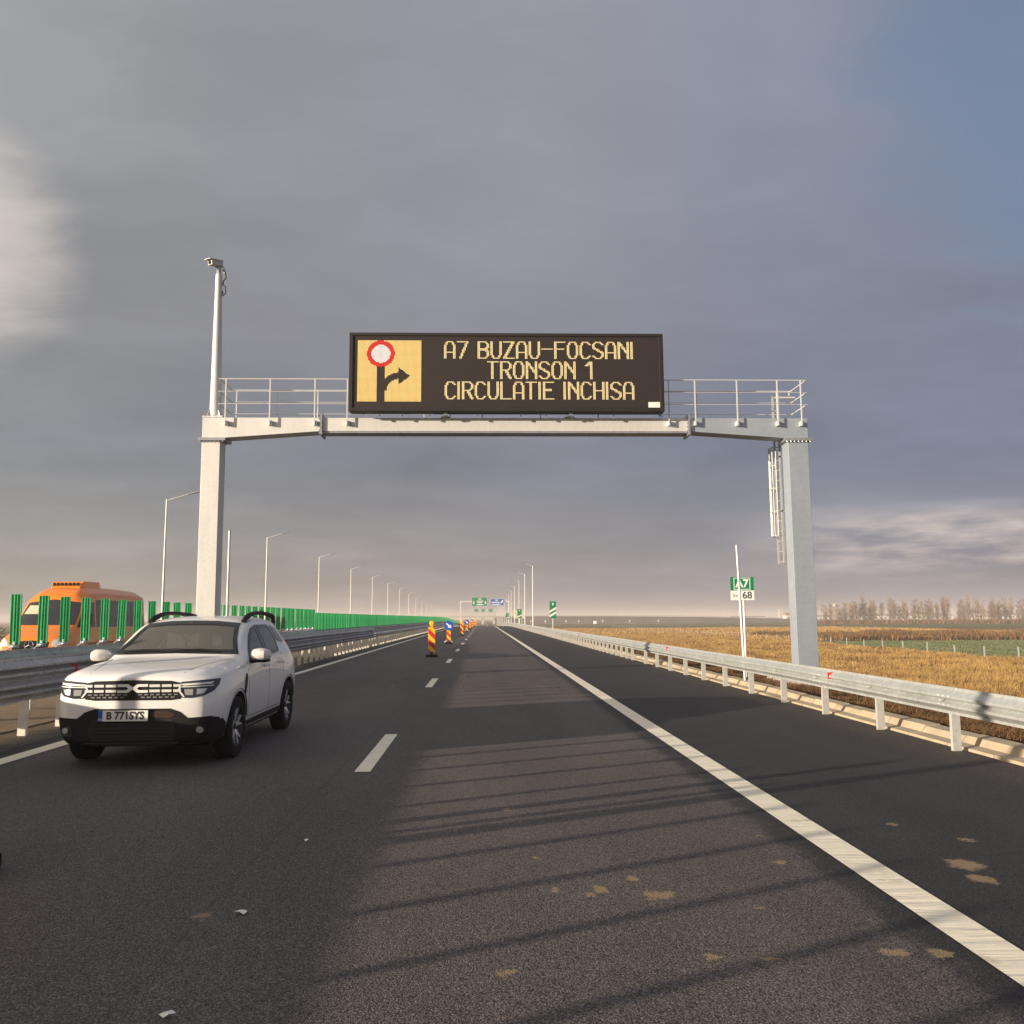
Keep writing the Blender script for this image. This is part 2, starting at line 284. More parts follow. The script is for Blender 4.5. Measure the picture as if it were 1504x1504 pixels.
# ------------------------------------------------------------------ mesh helpers
class MB:
    def __init__(s): s.v = []; s.f = []; s.mi = []; s.cur = 0
    def add(s, vs, fs):
        o = len(s.v); s.v += [tuple(p) for p in vs]; s.f += [tuple(i+o for i in q) for q in fs]; s.mi += [s.cur]*len(fs); return s
    def box(s, x0, x1, y0, y1, z0, z1, M=None):
        vs = [Vector((x, y, z)) for x in (x0, x1) for y in (y0, y1) for z in (z0, z1)]
        if M is not None: vs = [M @ p for p in vs]
        return s.add(vs, [(0, 1, 3, 2), (4, 6, 7, 5), (0, 4, 5, 1), (2, 3, 7, 6), (0, 2, 6, 4), (1, 5, 7, 3)])
    def cyl(s, a, b, r0, r1=None, n=10, caps=True):
        r1 = r0 if r1 is None else r1; a, b = Vector(a), Vector(b); d = (b-a).normalized()
        u = d.orthogonal().normalized(); w = d.cross(u); vs = []
        for p, r in ((a, r0), (b, r1)):
            for i in range(n):
                t = 2*math.pi*(i+.5)/n; vs.append(p+(u*math.cos(t)+w*math.sin(t))*r)
        fs = [(i, (i+1) % n, n+(i+1) % n, n+i) for i in range(n)]
        if caps: fs += [tuple(range(n))[::-1], tuple(range(n, 2*n))]
        return s.add(vs, fs)
    def tube(s, pts, r, n=8):
        pts = [Vector(p) for p in pts]; vs = []; k = len(pts); rr = r if isinstance(r, (list, tuple)) else [r]*k
        u = None
        for i, p in enumerate(pts):
            d = (pts[min(i+1, k-1)]-pts[max(i-1, 0)]).normalized()
            u = (d.orthogonal() if u is None else (u-d*u.dot(d))).normalized(); w = d.cross(u)
            for j in range(n):
                t = 2*math.pi*j/n; vs.append(p+(u*math.cos(t)+w*math.sin(t))*rr[i])
        fs = [(i*n+j, i*n+(j+1) % n, (i+1)*n+(j+1) % n, (i+1)*n+j) for i in range(k-1) for j in range(n)]
        fs += [tuple(range(n))[::-1], tuple(range((k-1)*n, k*n))]
        return s.add(vs, fs)
    def prism(s, poly, axis, a, b):
        def P(p, t): return {'x': (t, p[0], p[1]), 'y': (p[0], t, p[1]), 'z': (p[0], p[1], t)}[axis]
        n = len(poly); vs = [P(p, a) for p in poly]+[P(p, b) for p in poly]
        fs = [tuple(range(n))[::-1], tuple(range(n, 2*n))]+[(i, (i+1) % n, n+(i+1) % n, n+i) for i in range(n)]
        return s.add(vs, fs)
    def loft(s, rings, closed=True, caps=True):
        n = len(rings[0]); vs = [p for r in rings for p in r]; k = len(rings)
        m = n if closed else n-1
        fs = [(i*n+j, i*n+(j+1) % n, (i+1)*n+(j+1) % n, (i+1)*n+j) for i in range(k-1) for j in range(m)]
        if caps and closed: fs += [tuple(range(n))[::-1], tuple(range((k-1)*n, k*n))]
        return s.add(vs, fs)
    def build(s, name, mats, parent=None, bevel=0, smooth=False, loc=None, fixn=True, seg=2, angle=35):
        me = bpy.data.meshes.new(name); me.from_pydata(s.v, [], s.f)
        mats = mats if isinstance(mats, (list, tuple)) else [mats]
        for m in mats: me.materials.append(m)
        if len(mats) > 1: me.polygons.foreach_set('material_index', s.mi)
        if fixn:
            bm = bmesh.new(); bm.from_mesh(me); bmesh.ops.recalc_face_normals(bm, faces=bm.faces)
            if smooth:
                for f in bm.faces: f.smooth = True
                for e in bm.edges:
                    if len(e.link_faces) == 2 and e.calc_face_angle(0) > R(angle): e.smooth = False
            bm.to_mesh(me); bm.free()
        o = bpy.data.objects.new(name, me); COL.objects.link(o)
        if parent: o.parent = parent
        if loc: o.location = loc
        if bevel:
            b = o.modifiers.new('bevel', 'BEVEL'); b.width = bevel; b.segments = seg; b.limit_method = 'ANGLE'; b.angle_limit = R(40)
        return o
def tag(o, label=None, cat=None, group=None, kind=None):
    if label: o['label'] = label
    if cat: o['category'] = cat
    if group: o['group'] = group
    if kind: o['kind'] = kind
    return o
def empty(name, loc, rz=0, **kw):
    o = bpy.data.objects.new(name, None); COL.objects.link(o); o.location = loc; o.rotation_euler = (0, 0, rz); o.empty_display_size = 0.2
    tag(o, **kw); return o
def kids(o): return [c for c in bpy.data.objects if c.parent == o]
def dup(o, loc=None, rz=None, label=None, scale=None, parent=None):
    c = o.copy(); COL.objects.link(c)
    if parent: c.parent = parent
    if loc is not None: c.location = loc
    if rz is not None: c.rotation_euler = (0, 0, rz)
    if scale is not None: c.scale = scale
    if label: c['label'] = label
    for ch in KID.get(o.name) or kids(o): dup(ch, parent=c)
    return c
KID = {}
def text_mesh(body, size, depth=0.0, bold=0.0, sx=1.0):
    cu = bpy.data.curves.new('t', 'FONT'); cu.body = body; cu.size = size; cu.align_x = 'CENTER'; cu.align_y = 'CENTER'
    cu.extrude = depth; cu.offset = bold; cu.resolution_u = 3
    o = bpy.data.objects.new('t', cu); COL.objects.link(o); bpy.context.view_layer.update()
    me = bpy.data.meshes.new_from_object(o.evaluated_get(bpy.context.evaluated_depsgraph_get()))
    bpy.data.objects.remove(o); return me
def text_obj(name, body, size, mt, parent, loc, rot=(R(90), 0, 0), sx=1.0, bold=0.0):
    me = text_mesh(body, size, 0.001, bold); me.materials.clear(); me.materials.append(mt)
    o = bpy.data.objects.new(name, me); COL.objects.link(o); o.parent = parent; o.location = loc; o.rotation_euler = rot; o.scale = (sx, 1, 1); return o

# ------------------------------------------------------------------ terrain, roads
def rz(y):                                     # road profile: level, then falling away behind a soft crest
    if y < 150: return 0.0
    if y < 330: return -7.3e-5*(y-150)**2
    return max(-2.36-0.026*(y-330), -2.42)
FZ = -2.5
def ysamp(y0, y1):
    ys = [y0]; y = y0
    while y < y1:
        y = min(y1, y + (6 if y < 150 else 12)); ys.append(y)
    return ys
g = MB(); gx = [-6000, -1500, -400, -120, -60, -30, 0, 30, 60, 90, 120, 200, 400, 1500, 6000]; gy = [-300, -60, 0, 30, 60, 100, 150, 200, 300, 450, 700, 1200, 2500, 9000]
g.add([(x, y, FZ) for y in gy for x in gx], [(j*len(gx)+i, j*len(gx)+i+1, (j+1)*len(gx)+i+1, (j+1)*len(gx)+i) for j in range(len(gy)-1) for i in range(len(gx)-1)])
FM = field_mat()
tag(g.build('ground', FM), kind='structure')
def strip(name, xs_z, y0, y1, m, drop=0.0):
    """sheet following the road: xs_z = [(x, dz)], dz above the road profile; None -> field level"""
    ys = ysamp(y0, y1); b = MB(); n = len(xs_z); vs = []
    for y in ys:
        for x, dz in xs_z: vs.append((x, y, FZ-0.02 if dz is None else max(rz(y)+dz, FZ-0.02)))
    b.add(vs, [(j*n+i, j*n+i+1, (j+1)*n+i+1, (j+1)*n+i) for j in range(len(ys)-1) for i in range(n-1)])
    return tag(b.build(name, m, fixn=False), kind='structure')
strip('embankment', [(-30, None), (-23, -0.12), (-8.75, -0.06), (-8.3, -0.02), (5.0, -0.03), (5.75, -0.03), (6.2, -0.02), (9.4, -0.25), (13.6, None)], -120, 900, FM)
ASP = asphalt()
strip('road', [(-6.75, 0), (-5, 0), (0, 0), (5.62, 0)], -60, 900, ASP)
asp2 = mat('asphalt_opposite', (0.075, 0.068, 0.062), 0.8, 0, 0.2, 1.5, 0.5, 90, world=True)
strip('opposite_road', [(-21.2, 0.0), (-8.9, 0.0)], -60, 900, asp2)
gravel = mat('median_gravel', (0.25, 0.18, 0.11), 0.95, 0, 0.45, 6, 0.9, 40, world=True)
strip('median', [(-8.9, 0.012), (-6.75, 0.012)], -60, 900, gravel)
PL, PR = paint_line('line_paint', False), paint_line('ribbed_line_paint', True)
strip('left_edge_line', [(-5.53, 0.005), (-5.30, 0.005)], -20, 900, PL)
strip('right_edge_line', [(2.29, 0.005), (2.53, 0.005)], -20, 900, PR)
strip('opposite_edge_line', [(-9.6, 0.005), (-9.45, 0.005)], -20, 500, PL)
strip('opposite_shoulder_line', [(-17.3, 0.005), (-17.15, 0.005)], -20, 500, PL)
b = MB(); y = 9.5-11.35*2
while y < 420:
    for k in range(2):
        a, c = y+1.5*k, y+1.5*(k+1)
        b.add([(-1.33, a, rz(a)+.005), (-1.165, a, rz(a)+.005), (-1.165, c, rz(c)+.005), (-1.33, c, rz(c)+.005)], [(0, 1, 2, 3)])
    y += 11.35
tag(b.build('lane_dashes', PL, fixn=False), kind='structure')
# sealed saw cuts of the detector loops
seal = mat('crack_sealant', (0.16, 0.14, 0.12), 0.6, 0, 0.4, 8, world=True)
b = MB()
def cut(x0, y0, x1, y1, w=0.012):
    d = Vector((x1-x0, y1-y0, 0)).normalized(); n = Vector((-d.y, d.x, 0))*w
    b.add([Vector((x0, y0, .004))-n, Vector((x1, y1, .004))-n, Vector((x1, y1, .004))+n, Vector((x0, y0, .004))+n], [(0, 1, 2, 3)])
for (xa, xb) in ((-4.35, -2.1), (-0.5, 1.7)):
    for (ya, yb) in ((20.2, 21.9), (24.1, 25.8)):
        b_ = [(xa+.2, ya), (xb-.2, ya), (xb, ya+.2), (xb, yb-.2), (xb-.2, yb), (xa+.2, yb), (xa, yb-.2), (xa, ya+.2)]
        for i in range(8): cut(*b_[i], *b_[(i+1) % 8])
        cut(xb, ya+.2, xb, ya+.21+.2)
tag(b.build('detector_loop_cuts', seal, fixn=False), kind='structure')
# right hand kerb gutter
kb = MB(); y = 4.0; rr = random.Random(3)
while y < 260:
    L = 1.0 if y < 90 else 6.0
    dx, dzz = rr.uniform(-.012, .012), rr.uniform(-.01, .008)
    z = rz(y); prof = [(5.66+dx, z-.05), (5.68+dx, z+.02), (5.86+dx, z+.03), (5.92+dx, z+.11+dzz), (6.12+dx, z+.12+dzz), (6.15+dx, z-.1)]
    kb.prism(prof, 'y', y+.008, y+L-.008); y += L
tag(kb.build('kerb', concrete), kind='structure')

# ------------------------------------------------------------------ W-beam profile
def wprof(x, z0, s, h=0.31, d=0.083, t=0.006):
    """closed W profile; s=+1 the bulges face +x"""
    k = [(0.0, .00), (0.0, .03), (1, .09), (1, .12), (0.05, .155), (0.05, .155), (1, .19), (1, .22), (0.0, .28), (0.0, .31)]
    o = [(x+s*d*a, z0+b) for a, b in k]; i = [(x+s*(d*a-t*2), z0+b) for a, b in k[::-1]]
    return o+i
def sweep(b, prof, ys, jit=0.004, seed=1):
    r2 = random.Random(seed); rings = []
    for y in ys:
        a, c = r2.uniform(-jit, jit), r2.uniform(-jit, jit)
        rings.append([(px+a, y, pz+c+rz(y)) for px, pz in prof])
    b.loft(rings)
def rsamp(y0, y1, step=4.0):
    ys = []; y = y0
    while y < y1: ys.append(y); y += step if y < 200 else step*3
    return ys+[y1]
def cpost(b, x, y, z0, z1, w=0.055, s=1, wd=0.10):
    t = .006; z0 += rz(y); z1 += rz(y)     # C section post, open side on +y
    b.box(x-wd/2, x+wd/2, y-w/2, y-w/2+t, z0, z1); b.box(x-wd/2, x-wd/2+t, y-w/2+t, y+w/2, z0, z1); b.box(x+wd/2-t, x+wd/2, y-w/2+t, y+w/2, z0, z1)

# right guardrail
gr = empty('guardrail', (5.4, 8, 0), label='single beam galvanised guardrail along the right shoulder beside the dry field', cat='guardrail')
OFF = (-5.4, -8, 0)
def at(o): o.location = OFF; return o
bb = MB(); sweep(bb, wprof(5.46, 0.43, -1), rsamp(-12, 330), 0.005, 2)
at(bb.build('beam', zinc_rail, gr, smooth=True))
yy = 2.3
while yy < 120:                                # lap splices with bolts
    sp = MB()
    pr = [(px-.004, pz) for px, pz in wprof(5.46, 0.43, -1)]
    sp.loft([[(a, yy, c+rz(yy)) for a, c in pr], [(a, yy+.33, c+rz(yy)) for a, c in pr]])
    for dy in (.05, .16, .27):
        for dz in (.105, .205): sp.cyl((5.375, yy+dy, .43+dz), (5.36, yy+dy, .43+dz), .016, .012, 6)
    yy += 4.0; at(sp.build('splice', zinc_rail, gr))
ys_post = [0.5+2*i for i in range(16)]; y = 33.2
while y < 320: ys_post.append(y); y += 1.33 if y < 160 else 2.66
ys_post = [p for p in ys_post]
for i, y in enumerate([p for p in ys_post if p > 4][:98]):
    q = MB(); cpost(q, 5.53, y, -.05, .70); q.box(5.452, 5.475, y-.05, y+.05, rz(y)+.47, rz(y)+.70)
    q.cyl((5.37, y, .585+rz(y)), (5.355, y, .585+rz(y)), .02, .015, 6)
    at(q.build('post', post_pale, gr))
q = MB()
for y in [p for p in ys_post if p > 4][98:]+[p for p in ys_post if p <= 4]: cpost(q, 5.53, y, -.05, .70)
tag(at(q.build('far_posts', post_pale, gr)), kind='stuff')
for y in (13.9, 26.2, 50.2, 74.2):
    q = MB(); q.box(5.36, 5.44, y, y+.02, .60, .70); at(q.build('reflector', refl_red, gr))
KID_SKIP = None

# median barriers: front (towards our road) and rear (carries the green panels)
def barrier(name, X, s, label, y0, y1, ystep, zt, m_rail, refl, seed):
    e = empty(name, (X, 12, 0), label=label, cat='guardrail'); off = (-X, -12, 0)
    for k, z in enumerate((0.49, 0.745) if zt > 1 else (0.50,)):
        q = MB(); sweep(q, wprof(X, z, s), rsamp(y0, y1), 0.005, seed+k); o = q.build('beam', m_rail, e, smooth=True); o.location = off
    if zt > 1:
        q = MB(); sweep(q, [(X-.05*s, zt-.03), (X-.012*s, zt-.03), (X-.012*s, zt), (X-.05*s, zt)], rsamp(y0, y1), 0.004, seed+5); o = q.build('top_rail', m_rail, e); o.location = off
    ys = []; y = y0+.4
    while y < y1: ys.append(y); y += ystep
    vis = [v for v in ys if v > 8][:98]; rest = [v for v in ys if v not in vis]
    for y in vis:
        q = MB(); cpost(q, X-.075*s, y, -.05, zt-.02, wd=.11, w=.07); o = q.build('post', post_cream, e); o.location = off
    q = MB()
    for y in rest: cpost(q, X-.075*s, y, -.05, zt-.02, wd=.11, w=.07)
    o = q.build('far_posts', post_cream, e); o.location = off; tag(o, kind='stuff')
    q = MB(); y = y0+3
    while y < min(y1, 90):
        for z in ((.595, .695, .85, .95) if zt > 1 else (.6,)):
            for dy in (0, .3): q.cyl((X+.08*s, y+dy, z), (X+.10*s, y+dy, z), .016, .012, 6)
        y += 4
    if q.v: o = q.build('bolts', m_rail, e); o.location = off
    for y, zz in refl:
        for z in zz:
            q = MB(); q.box(X+.01, X+.10, y, y+.02, z, z+.11); o = q.build('reflector', refl_red, e); o.location = off
    return e
barrier('double_guardrail', -6.28, 1, 'tall two-beam guardrail on the median edge behind the white car', -14, 52, 1.1, 1.06, zinc_dark, [(28.6, (.80,)), (40.4, (.56, .82)), (50.5, (.82,)), (14.0, (.80,))], 11)
barrier('low_guardrail', -6.28, 1, 'lower guardrail continuing far along the median past the double one', 52.2, 330, 1.33, .78, zinc_rail, [], 21)
barrier('panel_guardrail', -8.0, 1, 'rear median guardrail that carries the green anti-glare panels', -14, 320, 2.0, 1.08, zinc_dark, [], 31)
barrier('opposite_guardrail', -8.5, -1, 'far side median guardrail facing the road with the orange minibus', -14, 300, 4.0, .76, zinc_dark, [], 41)

# ------------------------------------------------------------------ green anti-glare panels
def make_panel(detail=True):
    e = empty('anti_glare_panel', (0, 0, 0), cat='anti-glare panel', group='green anti-glare panels on the median barrier')
    q = MB(); w = .095
    w = .090; prof = [(-w, 0), (-w, .028), (-w+.012, .028), (-w+.012, .012), (-.03, .012), (-.03, .03), (-.018, .03), (-.018, .012), (.018, .012), (.018, .03), (.03, .03), (.03, .012), (w-.012, .012), (w-.012, .028), (w, .028), (w, 0)]
    n = len(prof)
    q.loft([[(a, -c+.02, z) for a, c in prof] for z in (0.0, .86)])
    q.build('blade', green_pl, e, fixn=True)
    if detail:
        d = MB()
        for z in (.10, .30, .50, .70): d.cyl((0, .012, z), (0, .002, z), .011, .011, 8)
        d.build('bolt_holes', dark_void, e)
        h = MB(); h.box(-.07, .05, -.05, .06, -.06, -.005); h.box(-.02, .02, -.02, .03, -.005, .05); h.cyl((-.13, -.03, -.10), (-.03, 0, -.02), .015)
        h.build('foot', zinc_dark, e, bevel=.006)
        c = MB(); rings = []
        for i in range(7):
            t = math.pi*i/6; rings.append([(.0+.032*math.sin(t)*math.cos(a)+.02, -.07-.032*math.cos(t), -.03+.032*math.sin(t)*math.sin(a)) for a in [k*math.pi/5 for k in range(10)]])
        c.loft(rings); c.build('cap', chrome, e, smooth=True)
    return e
pA = make_panel(True); pB = make_panel(False)
KID[pA.name] = kids(pA); KID[pB.name] = kids(pB)
PX = -8.02; y0p = 15.75; first = {True: True, False: True}
names8 = ['nearest green anti-glare panel, left of the orange minibus', 'second green panel, in front of the minibus windscreen',
 'third green panel, before the minibus windscreen and headlight', 'fourth green panel, at the front corner of the orange minibus',
 'fifth green panel, before the side window of the orange minibus', 'sixth green panel, near the rear end of the orange minibus',
 'seventh green panel, just right of the orange minibus', 'eighth green panel, left of the near lamp column',
 'ninth green panel, right of the near lamp column', 'tenth green panel, closest to the left gantry post on its left side']
ORD = 'first second third fourth fifth sixth seventh eighth ninth tenth eleventh twelfth thirteenth fourteenth fifteenth sixteenth seventeenth eighteenth nineteenth twentieth twenty-first'.split()
for i in range(-26, 274):
    y = y0p+0.9*i
    lab = names8[i] if 0 <= i < 10 else ('green anti-glare panel nearer than the left edge of view' if i < 0 else
          ('green panel seen above the white car, ' + ORD[i-10] + ' to the right of the left gantry post' if i < 31 else 'green anti-glare panel in the merged run stretching to the horizon'))
    det = -1 < i < 34; src = pA if det else pB
    zt = rz(y)+(1.17 if i < 31 else 1.02)
    p = Vector((PX+random.uniform(-.012, .012), y+random.uniform(-.02, .02), zt)); a = random.uniform(-.04, .04)-(.10 if i > 12 else 0)
    if first[det]: src.location = p; src.rotation_euler = (0, 0, a); src['label'] = lab; o = src; first[det] = False
    else: o = dup(src, p, a, lab)
    if i < 34: o.rotation_euler = (random.uniform(-.012, .012), random.uniform(-.018, .018), a)
q = MB()
for i in range(274, 322):
    y = y0p+.9*i; q.box(PX-.095, PX+.095, y-.02, y+.02, rz(y)+1.02, rz(y)+1.88)
tag(q.build('distant_anti_glare_panels', green_pl), 'farthest green anti-glare panels merging into a strip', 'anti-glare panels', kind='stuff')

# ------------------------------------------------------------------ gantry
GY = 23.0
G = empty('gantry', (.65, GY+.25, 0), label='galvanised steel portal gantry spanning the road under the message board', cat='gantry'); GO = (-.65, -GY-.25, 0)
def gb(q, name, m, par=None, bevel=0, smooth=False):
    o = q.build(name, m, par or G, bevel=bevel, smooth=smooth)
    if par is None: o.location = GO
    return o
def boltrow(q, x0, x1, y, z, n, r=.02, h=.03):
    for i in range(n):
        x = x0+(x1-x0)*i/(n-1); q.cyl((x, y, z-h), (x, y, z), r, r, 6)
# posts
def gpost(x0b, x1b, x0t, x1t, m):
    q = MB(); q.loft([[(a, GY, z), (c, GY, z), (c, GY+.5, z), (a, GY+.5, z)] for a, c, z in ((x0b, x1b, 0.02), (x0t, x1t, 6.19))]); q_ = gb(q, 'post', m, bevel=.008)
    return q_
gpost(-7.27, -6.79, -7.27, -6.80, zinc); gpost(8.12, 8.66, 8.10, 8.63, zinc_blue_shade)
q = MB(); q.box(-7.5, -6.55, GY-.2, GY+.7, -.02, .03); q.box(7.85, 8.9, GY-.22, GY+.72, -.02, .03)
for xa in (-7.42, -6.63, 7.94, 8.82):
    for ya in (GY-.13, GY+.63): q.cyl((xa, ya, .03), (xa, ya, .12), .025, .025, 6)
for (xa, xb) in ((-7.27, -6.79), (8.12, 8.66)):
    for x in (xa+.08, xb-.08): q.prism([(GY-.19, .03), (GY-.002, .03), (GY-.002, .3)], 'x', x-.01, x+.01)
gb(q, 'base_plate', zinc_dark)
q = MB(); q.box(7.6, 9.2, GY-.5, GY+1.0, -.5, -.022); q.box(-7.7, -6.5, GY-.4, GY+.9, -.5, -.022); gb(q, 'footing', concrete2, bevel=.02)
# top flanges
q = MB()
for (xa, xb) in ((-7.36, -6.66), (8.0, 8.74)):
    q.box(xa, xb, GY-.06, GY+.56, 6.19, 6.225); q.box(xa, xb, GY-.06, GY+.56, 6.228, 6.262)
    boltrow(q, xa+.06, xb-.06, GY-.035, 6.185, 7)
gb(q, 'flange', zinc_dark)
# beam segments: haunched ends and level middle, with an overlap-free flange joint
JL, JR = -4.20, 5.46
def seg(pts, m):
    q = MB(); q.prism(pts, 'y', GY, GY+.5); return gb(q, 'beam', m, bevel=.006)
seg([(-7.27, 6.264), (-6.72, 6.264), (JL-.03, 6.44), (JL-.03, 6.80), (-7.27, 6.80)], zinc)
seg([(JL+.03, 6.44), (JR-.03, 6.44), (JR-.03, 6.795), (JL+.03, 6.795)], zinc)
seg([(JR+.03, 6.44), (8.02, 6.264), (8.64, 6.264), (8.64, 6.80), (JR+.03, 6.80)], zinc_blue_shade)
q = MB()
for J in (JL, JR):
    q.box(J-.028, J-.002, GY-.07, GY+.57, 6.34, 6.90); q.box(J+.002, J+.028, GY-.07, GY+.57, 6.34, 6.90)
    for z in (6.38, 6.46, 6.56, 6.66, 6.76, 6.86): q.cyl((J-.06, GY-.04, z), (J+.06, GY-.04, z), .018, .018, 6)
gb(q, 'joint_flange', zinc_dark)
# darker bottom flange strip
q = MB(); q.box(JL+.05, JR-.05, GY+.02, GY+.48, 6.40, 6.437); gb(q, 'bottom_plate', zinc_dark)
# railings
def railing(y, x0, x1, posts, z0, br):
    q = MB()
    for z in (7.80, 7.47, 7.14): q.cyl((x0, y, z), (x1, y, z), .015 if z > 7.7 else .008, None, 8)
    gb(q, 'handrail', zinc)
    for x in posts:
        q = MB(); q.box(x-.014, x+.014, y-.014, y+.014, z0, 7.80)
        if br: q.box(x-.03, x+.06, y+.02, GY-.002, 6.58, 6.70)
        gb(q, 'railing_post', zinc)
railing(GY-.12, -6.80, -3.50, [-6.66, -5.52, -4.36, -3.52], 6.58, True)
railing(GY-.12, 4.80, 8.6, [4.92, 5.62, 6.74, 7.82, 8.45], 6.58, True)
railing(GY+1.05, -6.85, 8.6, [-6.70, -5.6, -4.5, -3.2, -1.6, 0, 1.6, 3.2, 4.9, 5.95, 7.1, 8.2, 8.55], 6.75, False)
q = MB()
for x in (-6.83, 8.6):
    for z in (7.80, 7.47, 7.14): q.cyl((x, GY-.12, z), (x, GY+1.05, z), .016, None, 8)
q.box(7.9, 8.45, GY+.3, GY+.34, 7.42, 7.46)
gb(q, 'end_rail', zinc)
q = MB(); q.box(-6.85, 8.62, GY+.52, GY+1.08, 6.70, 6.745); q.box(-6.85, 8.62, GY+1.06, GY+1.08, 6.745, 6.85); gb(q, 'walkway', zinc_dark)
# ladder with safety cage
Lx, Ly = 8.13, GY+.86
lad = MB()
for dy in (-.0, .42): lad.box(Lx, Lx+.05, Ly+dy-.02, Ly+dy+.02, 3.0, 7.75)
lad.box(Lx, Lx+.26, Ly-.02, Ly+.02, 4.4, 4.44); lad.box(Lx, Lx+.26, Ly-.02, Ly+.02, 5.9, 5.94)
for i in range(16): lad.cyl((Lx+.025, Ly, 3.05+.28*i), (Lx+.025, Ly+.42, 3.05+.28*i), .012, None, 6)
LO = gb(lad, 'ladder', post_pale)
cg = MB()
hoop = [(Lx, Ly), (Lx-.10, Ly-.02), (Lx-.17, Ly+.06), (Lx-.20, Ly+.21), (Lx-.17, Ly+.36), (Lx-.10, Ly+.44), (Lx, Ly+.42)]
for z in (3.75, 4.42, 5.05, 5.68, 6.18): cg.tube([(a, c, z) for a, c in hoop], .013, 6)
for a, c in (hoop[1], hoop[2], hoop[3], hoop[4], hoop[5]): cg.cyl((a, c, 3.75), (a, c, 6.18), .012, None, 6)
o = cg.build('safety_cage', post_pale, LO)
# camera mast on the left end
MAST = empty('camera_mast', (-7.02, GY+.25, 6.81), label='slim tapered mast with a surveillance camera on top of the left gantry corner', cat='camera mast')
q = MB(); q.cyl((0, 0, .03), (-.03, 0, 3.95), .155, .085, 14); q.build('mast', zinc, MAST, smooth=True)
q = MB(); q.box(-.27, .25, -.24, .24, 0, .03)
for k in range(4):
    a = k*math.pi/2+math.pi/4; M = Matrix.Rotation(a, 4, 'Z'); vs = [M @ Vector(v) for v in ((.12, -.008, .03), (.28, -.008, .03), (.12, -.008, .30), (.12, .008, .03), (.28, .008, .03), (.12, .008, .30))]
    q.add(vs, [(0, 1, 2), (3, 5, 4), (0, 3, 4, 1), (1, 4, 5, 2), (0, 2, 5, 3)])
for k in range(5): q.cyl((-.24+.12*k, -.2, -.03), (-.24+.12*k, -.2, .06), .018, None, 6)
q.build('mast_base', zinc, MAST)
q = MB(); q.cyl((-.03, 0, 3.95), (-.04, 0, 4.10), .07, .05, 10); q.tube([(-.03, 0, 4.1), (.05, 0, 4.2), (.10, 0, 4.12), (.12, 0, 3.98)], .025); q.cyl((-.03, 0, 4.05), (-.10, -.08, 4.17), .03, .03, 8)
q.build('bracket', zinc_dark, MAST, smooth=True)
q = MB(); M = Matrix.Translation((-.10, -.08, 4.24)) @ Matrix.Rotation(R(-35), 4, 'Z') @ Matrix.Rotation(R(10), 4, 'X')
M = M @ Matrix.Scale(1.15, 4); q.box(-.075, .075, -.17, .15, -.065, .055, M); cam_o = q.build('camera_housing', post_pale, MAST, bevel=.01)
q = MB(); q.box(-.095, .095, -.24, .17, .06, .072, M); q.build('sunshield', sign_white, cam_o)
q = MB(); q.cyl(M @ Vector((0, -.172, -.005)), M @ Vector((0, -.178, -.005)), .055, .055, 14); q.build('lens', black_gl, cam_o)
q = MB(); q.tube([(.05, -.02, 4.08), (.15, -.03, 4.0), (.17, -.03, 3.85), (.10, -.02, 3.78), (.09, 0, 3.7)], .018, 6); q.tube([(.06, 0, 3.7), (.16, -.03, 3.6), (.17, -.03, 3.42), (.10, -.02, 3.36), (.08, 0, 3.5)], .016, 6); q.build('cable', black_pl, MAST, smooth=True)

# ------------------------------------------------------------------ message board
SGY = 22.60
sx_ = lambda px: -3.43+(px-514)/56.15
sz_ = lambda py: 8.95-(py-490)/55.35
VM = empty('message_board', (.64, SGY+.2, 6.89), label='wide dark led message board with yellow text and a road closed pictogram', cat='electronic sign')
VO = (-.64, -SGY-.2, -6.89)
def vb(q, name, m, par=None, bevel=0):
    o = q.build(name, m, par or VM, bevel=bevel)
    if par is None: o.location = VO
    return o
x0, x1, z1, z0 = sx_(514), sx_(971.5), sz_(490), sz_(604)
q = MB(); q.box(x0, x1, SGY, SGY+.38, z0, z1); vb(q, 'housing', vms_dark, bevel=.01)
q = MB(); t_ = .11
q.box(x0-.012, x1+.012, SGY-.03, SGY-.002, z1-t_*.6, z1+.012); q.box(x0-.012, x1+.012, SGY-.03, SGY-.002, z0-.012, z0+t_*.7)
q.box(x0-.012, x0+t_*.8, SGY-.03, SGY-.002, z0+t_*.7, z1-t_*.6); q.box(x1-t_*.8, x1+.012, SGY-.03, SGY-.002, z0+t_*.7, z1-t_*.6)
q.box(x1+.013, x1+.03, SGY, SGY+.38, z0, z1)
vb(q, 'frame', vms_frame, bevel=.008)
q = MB()
for x in (-2.3, -1.4, -.1, .6, 1.6, 3.1):
    q = MB(); q.cyl((x, SGY+.2, z1), (x, SGY+.2, z1+.05), .02, None, 6); vb(q, 'lifting_eye', zinc_dark)
for px in (557, 590, 630, 660, 700, 763, 800, 838, 900):
    q = MB(); q.box(sx_(px)-.01, sx_(px)+.01, SGY+.2, SGY+.25, 6.745, z0); vb(q, 'strut', zinc_dark)
for px in (653, 836):
    q = MB(); X = sx_(px); q.box(X-.05, X+.05, SGY+.1, SGY+.7, 6.80, z0-.005); q.box(X-.13, X+.13, SGY+.38, SGY+.72, 6.797, 6.83); vb(q, 'mount', zinc_dark)
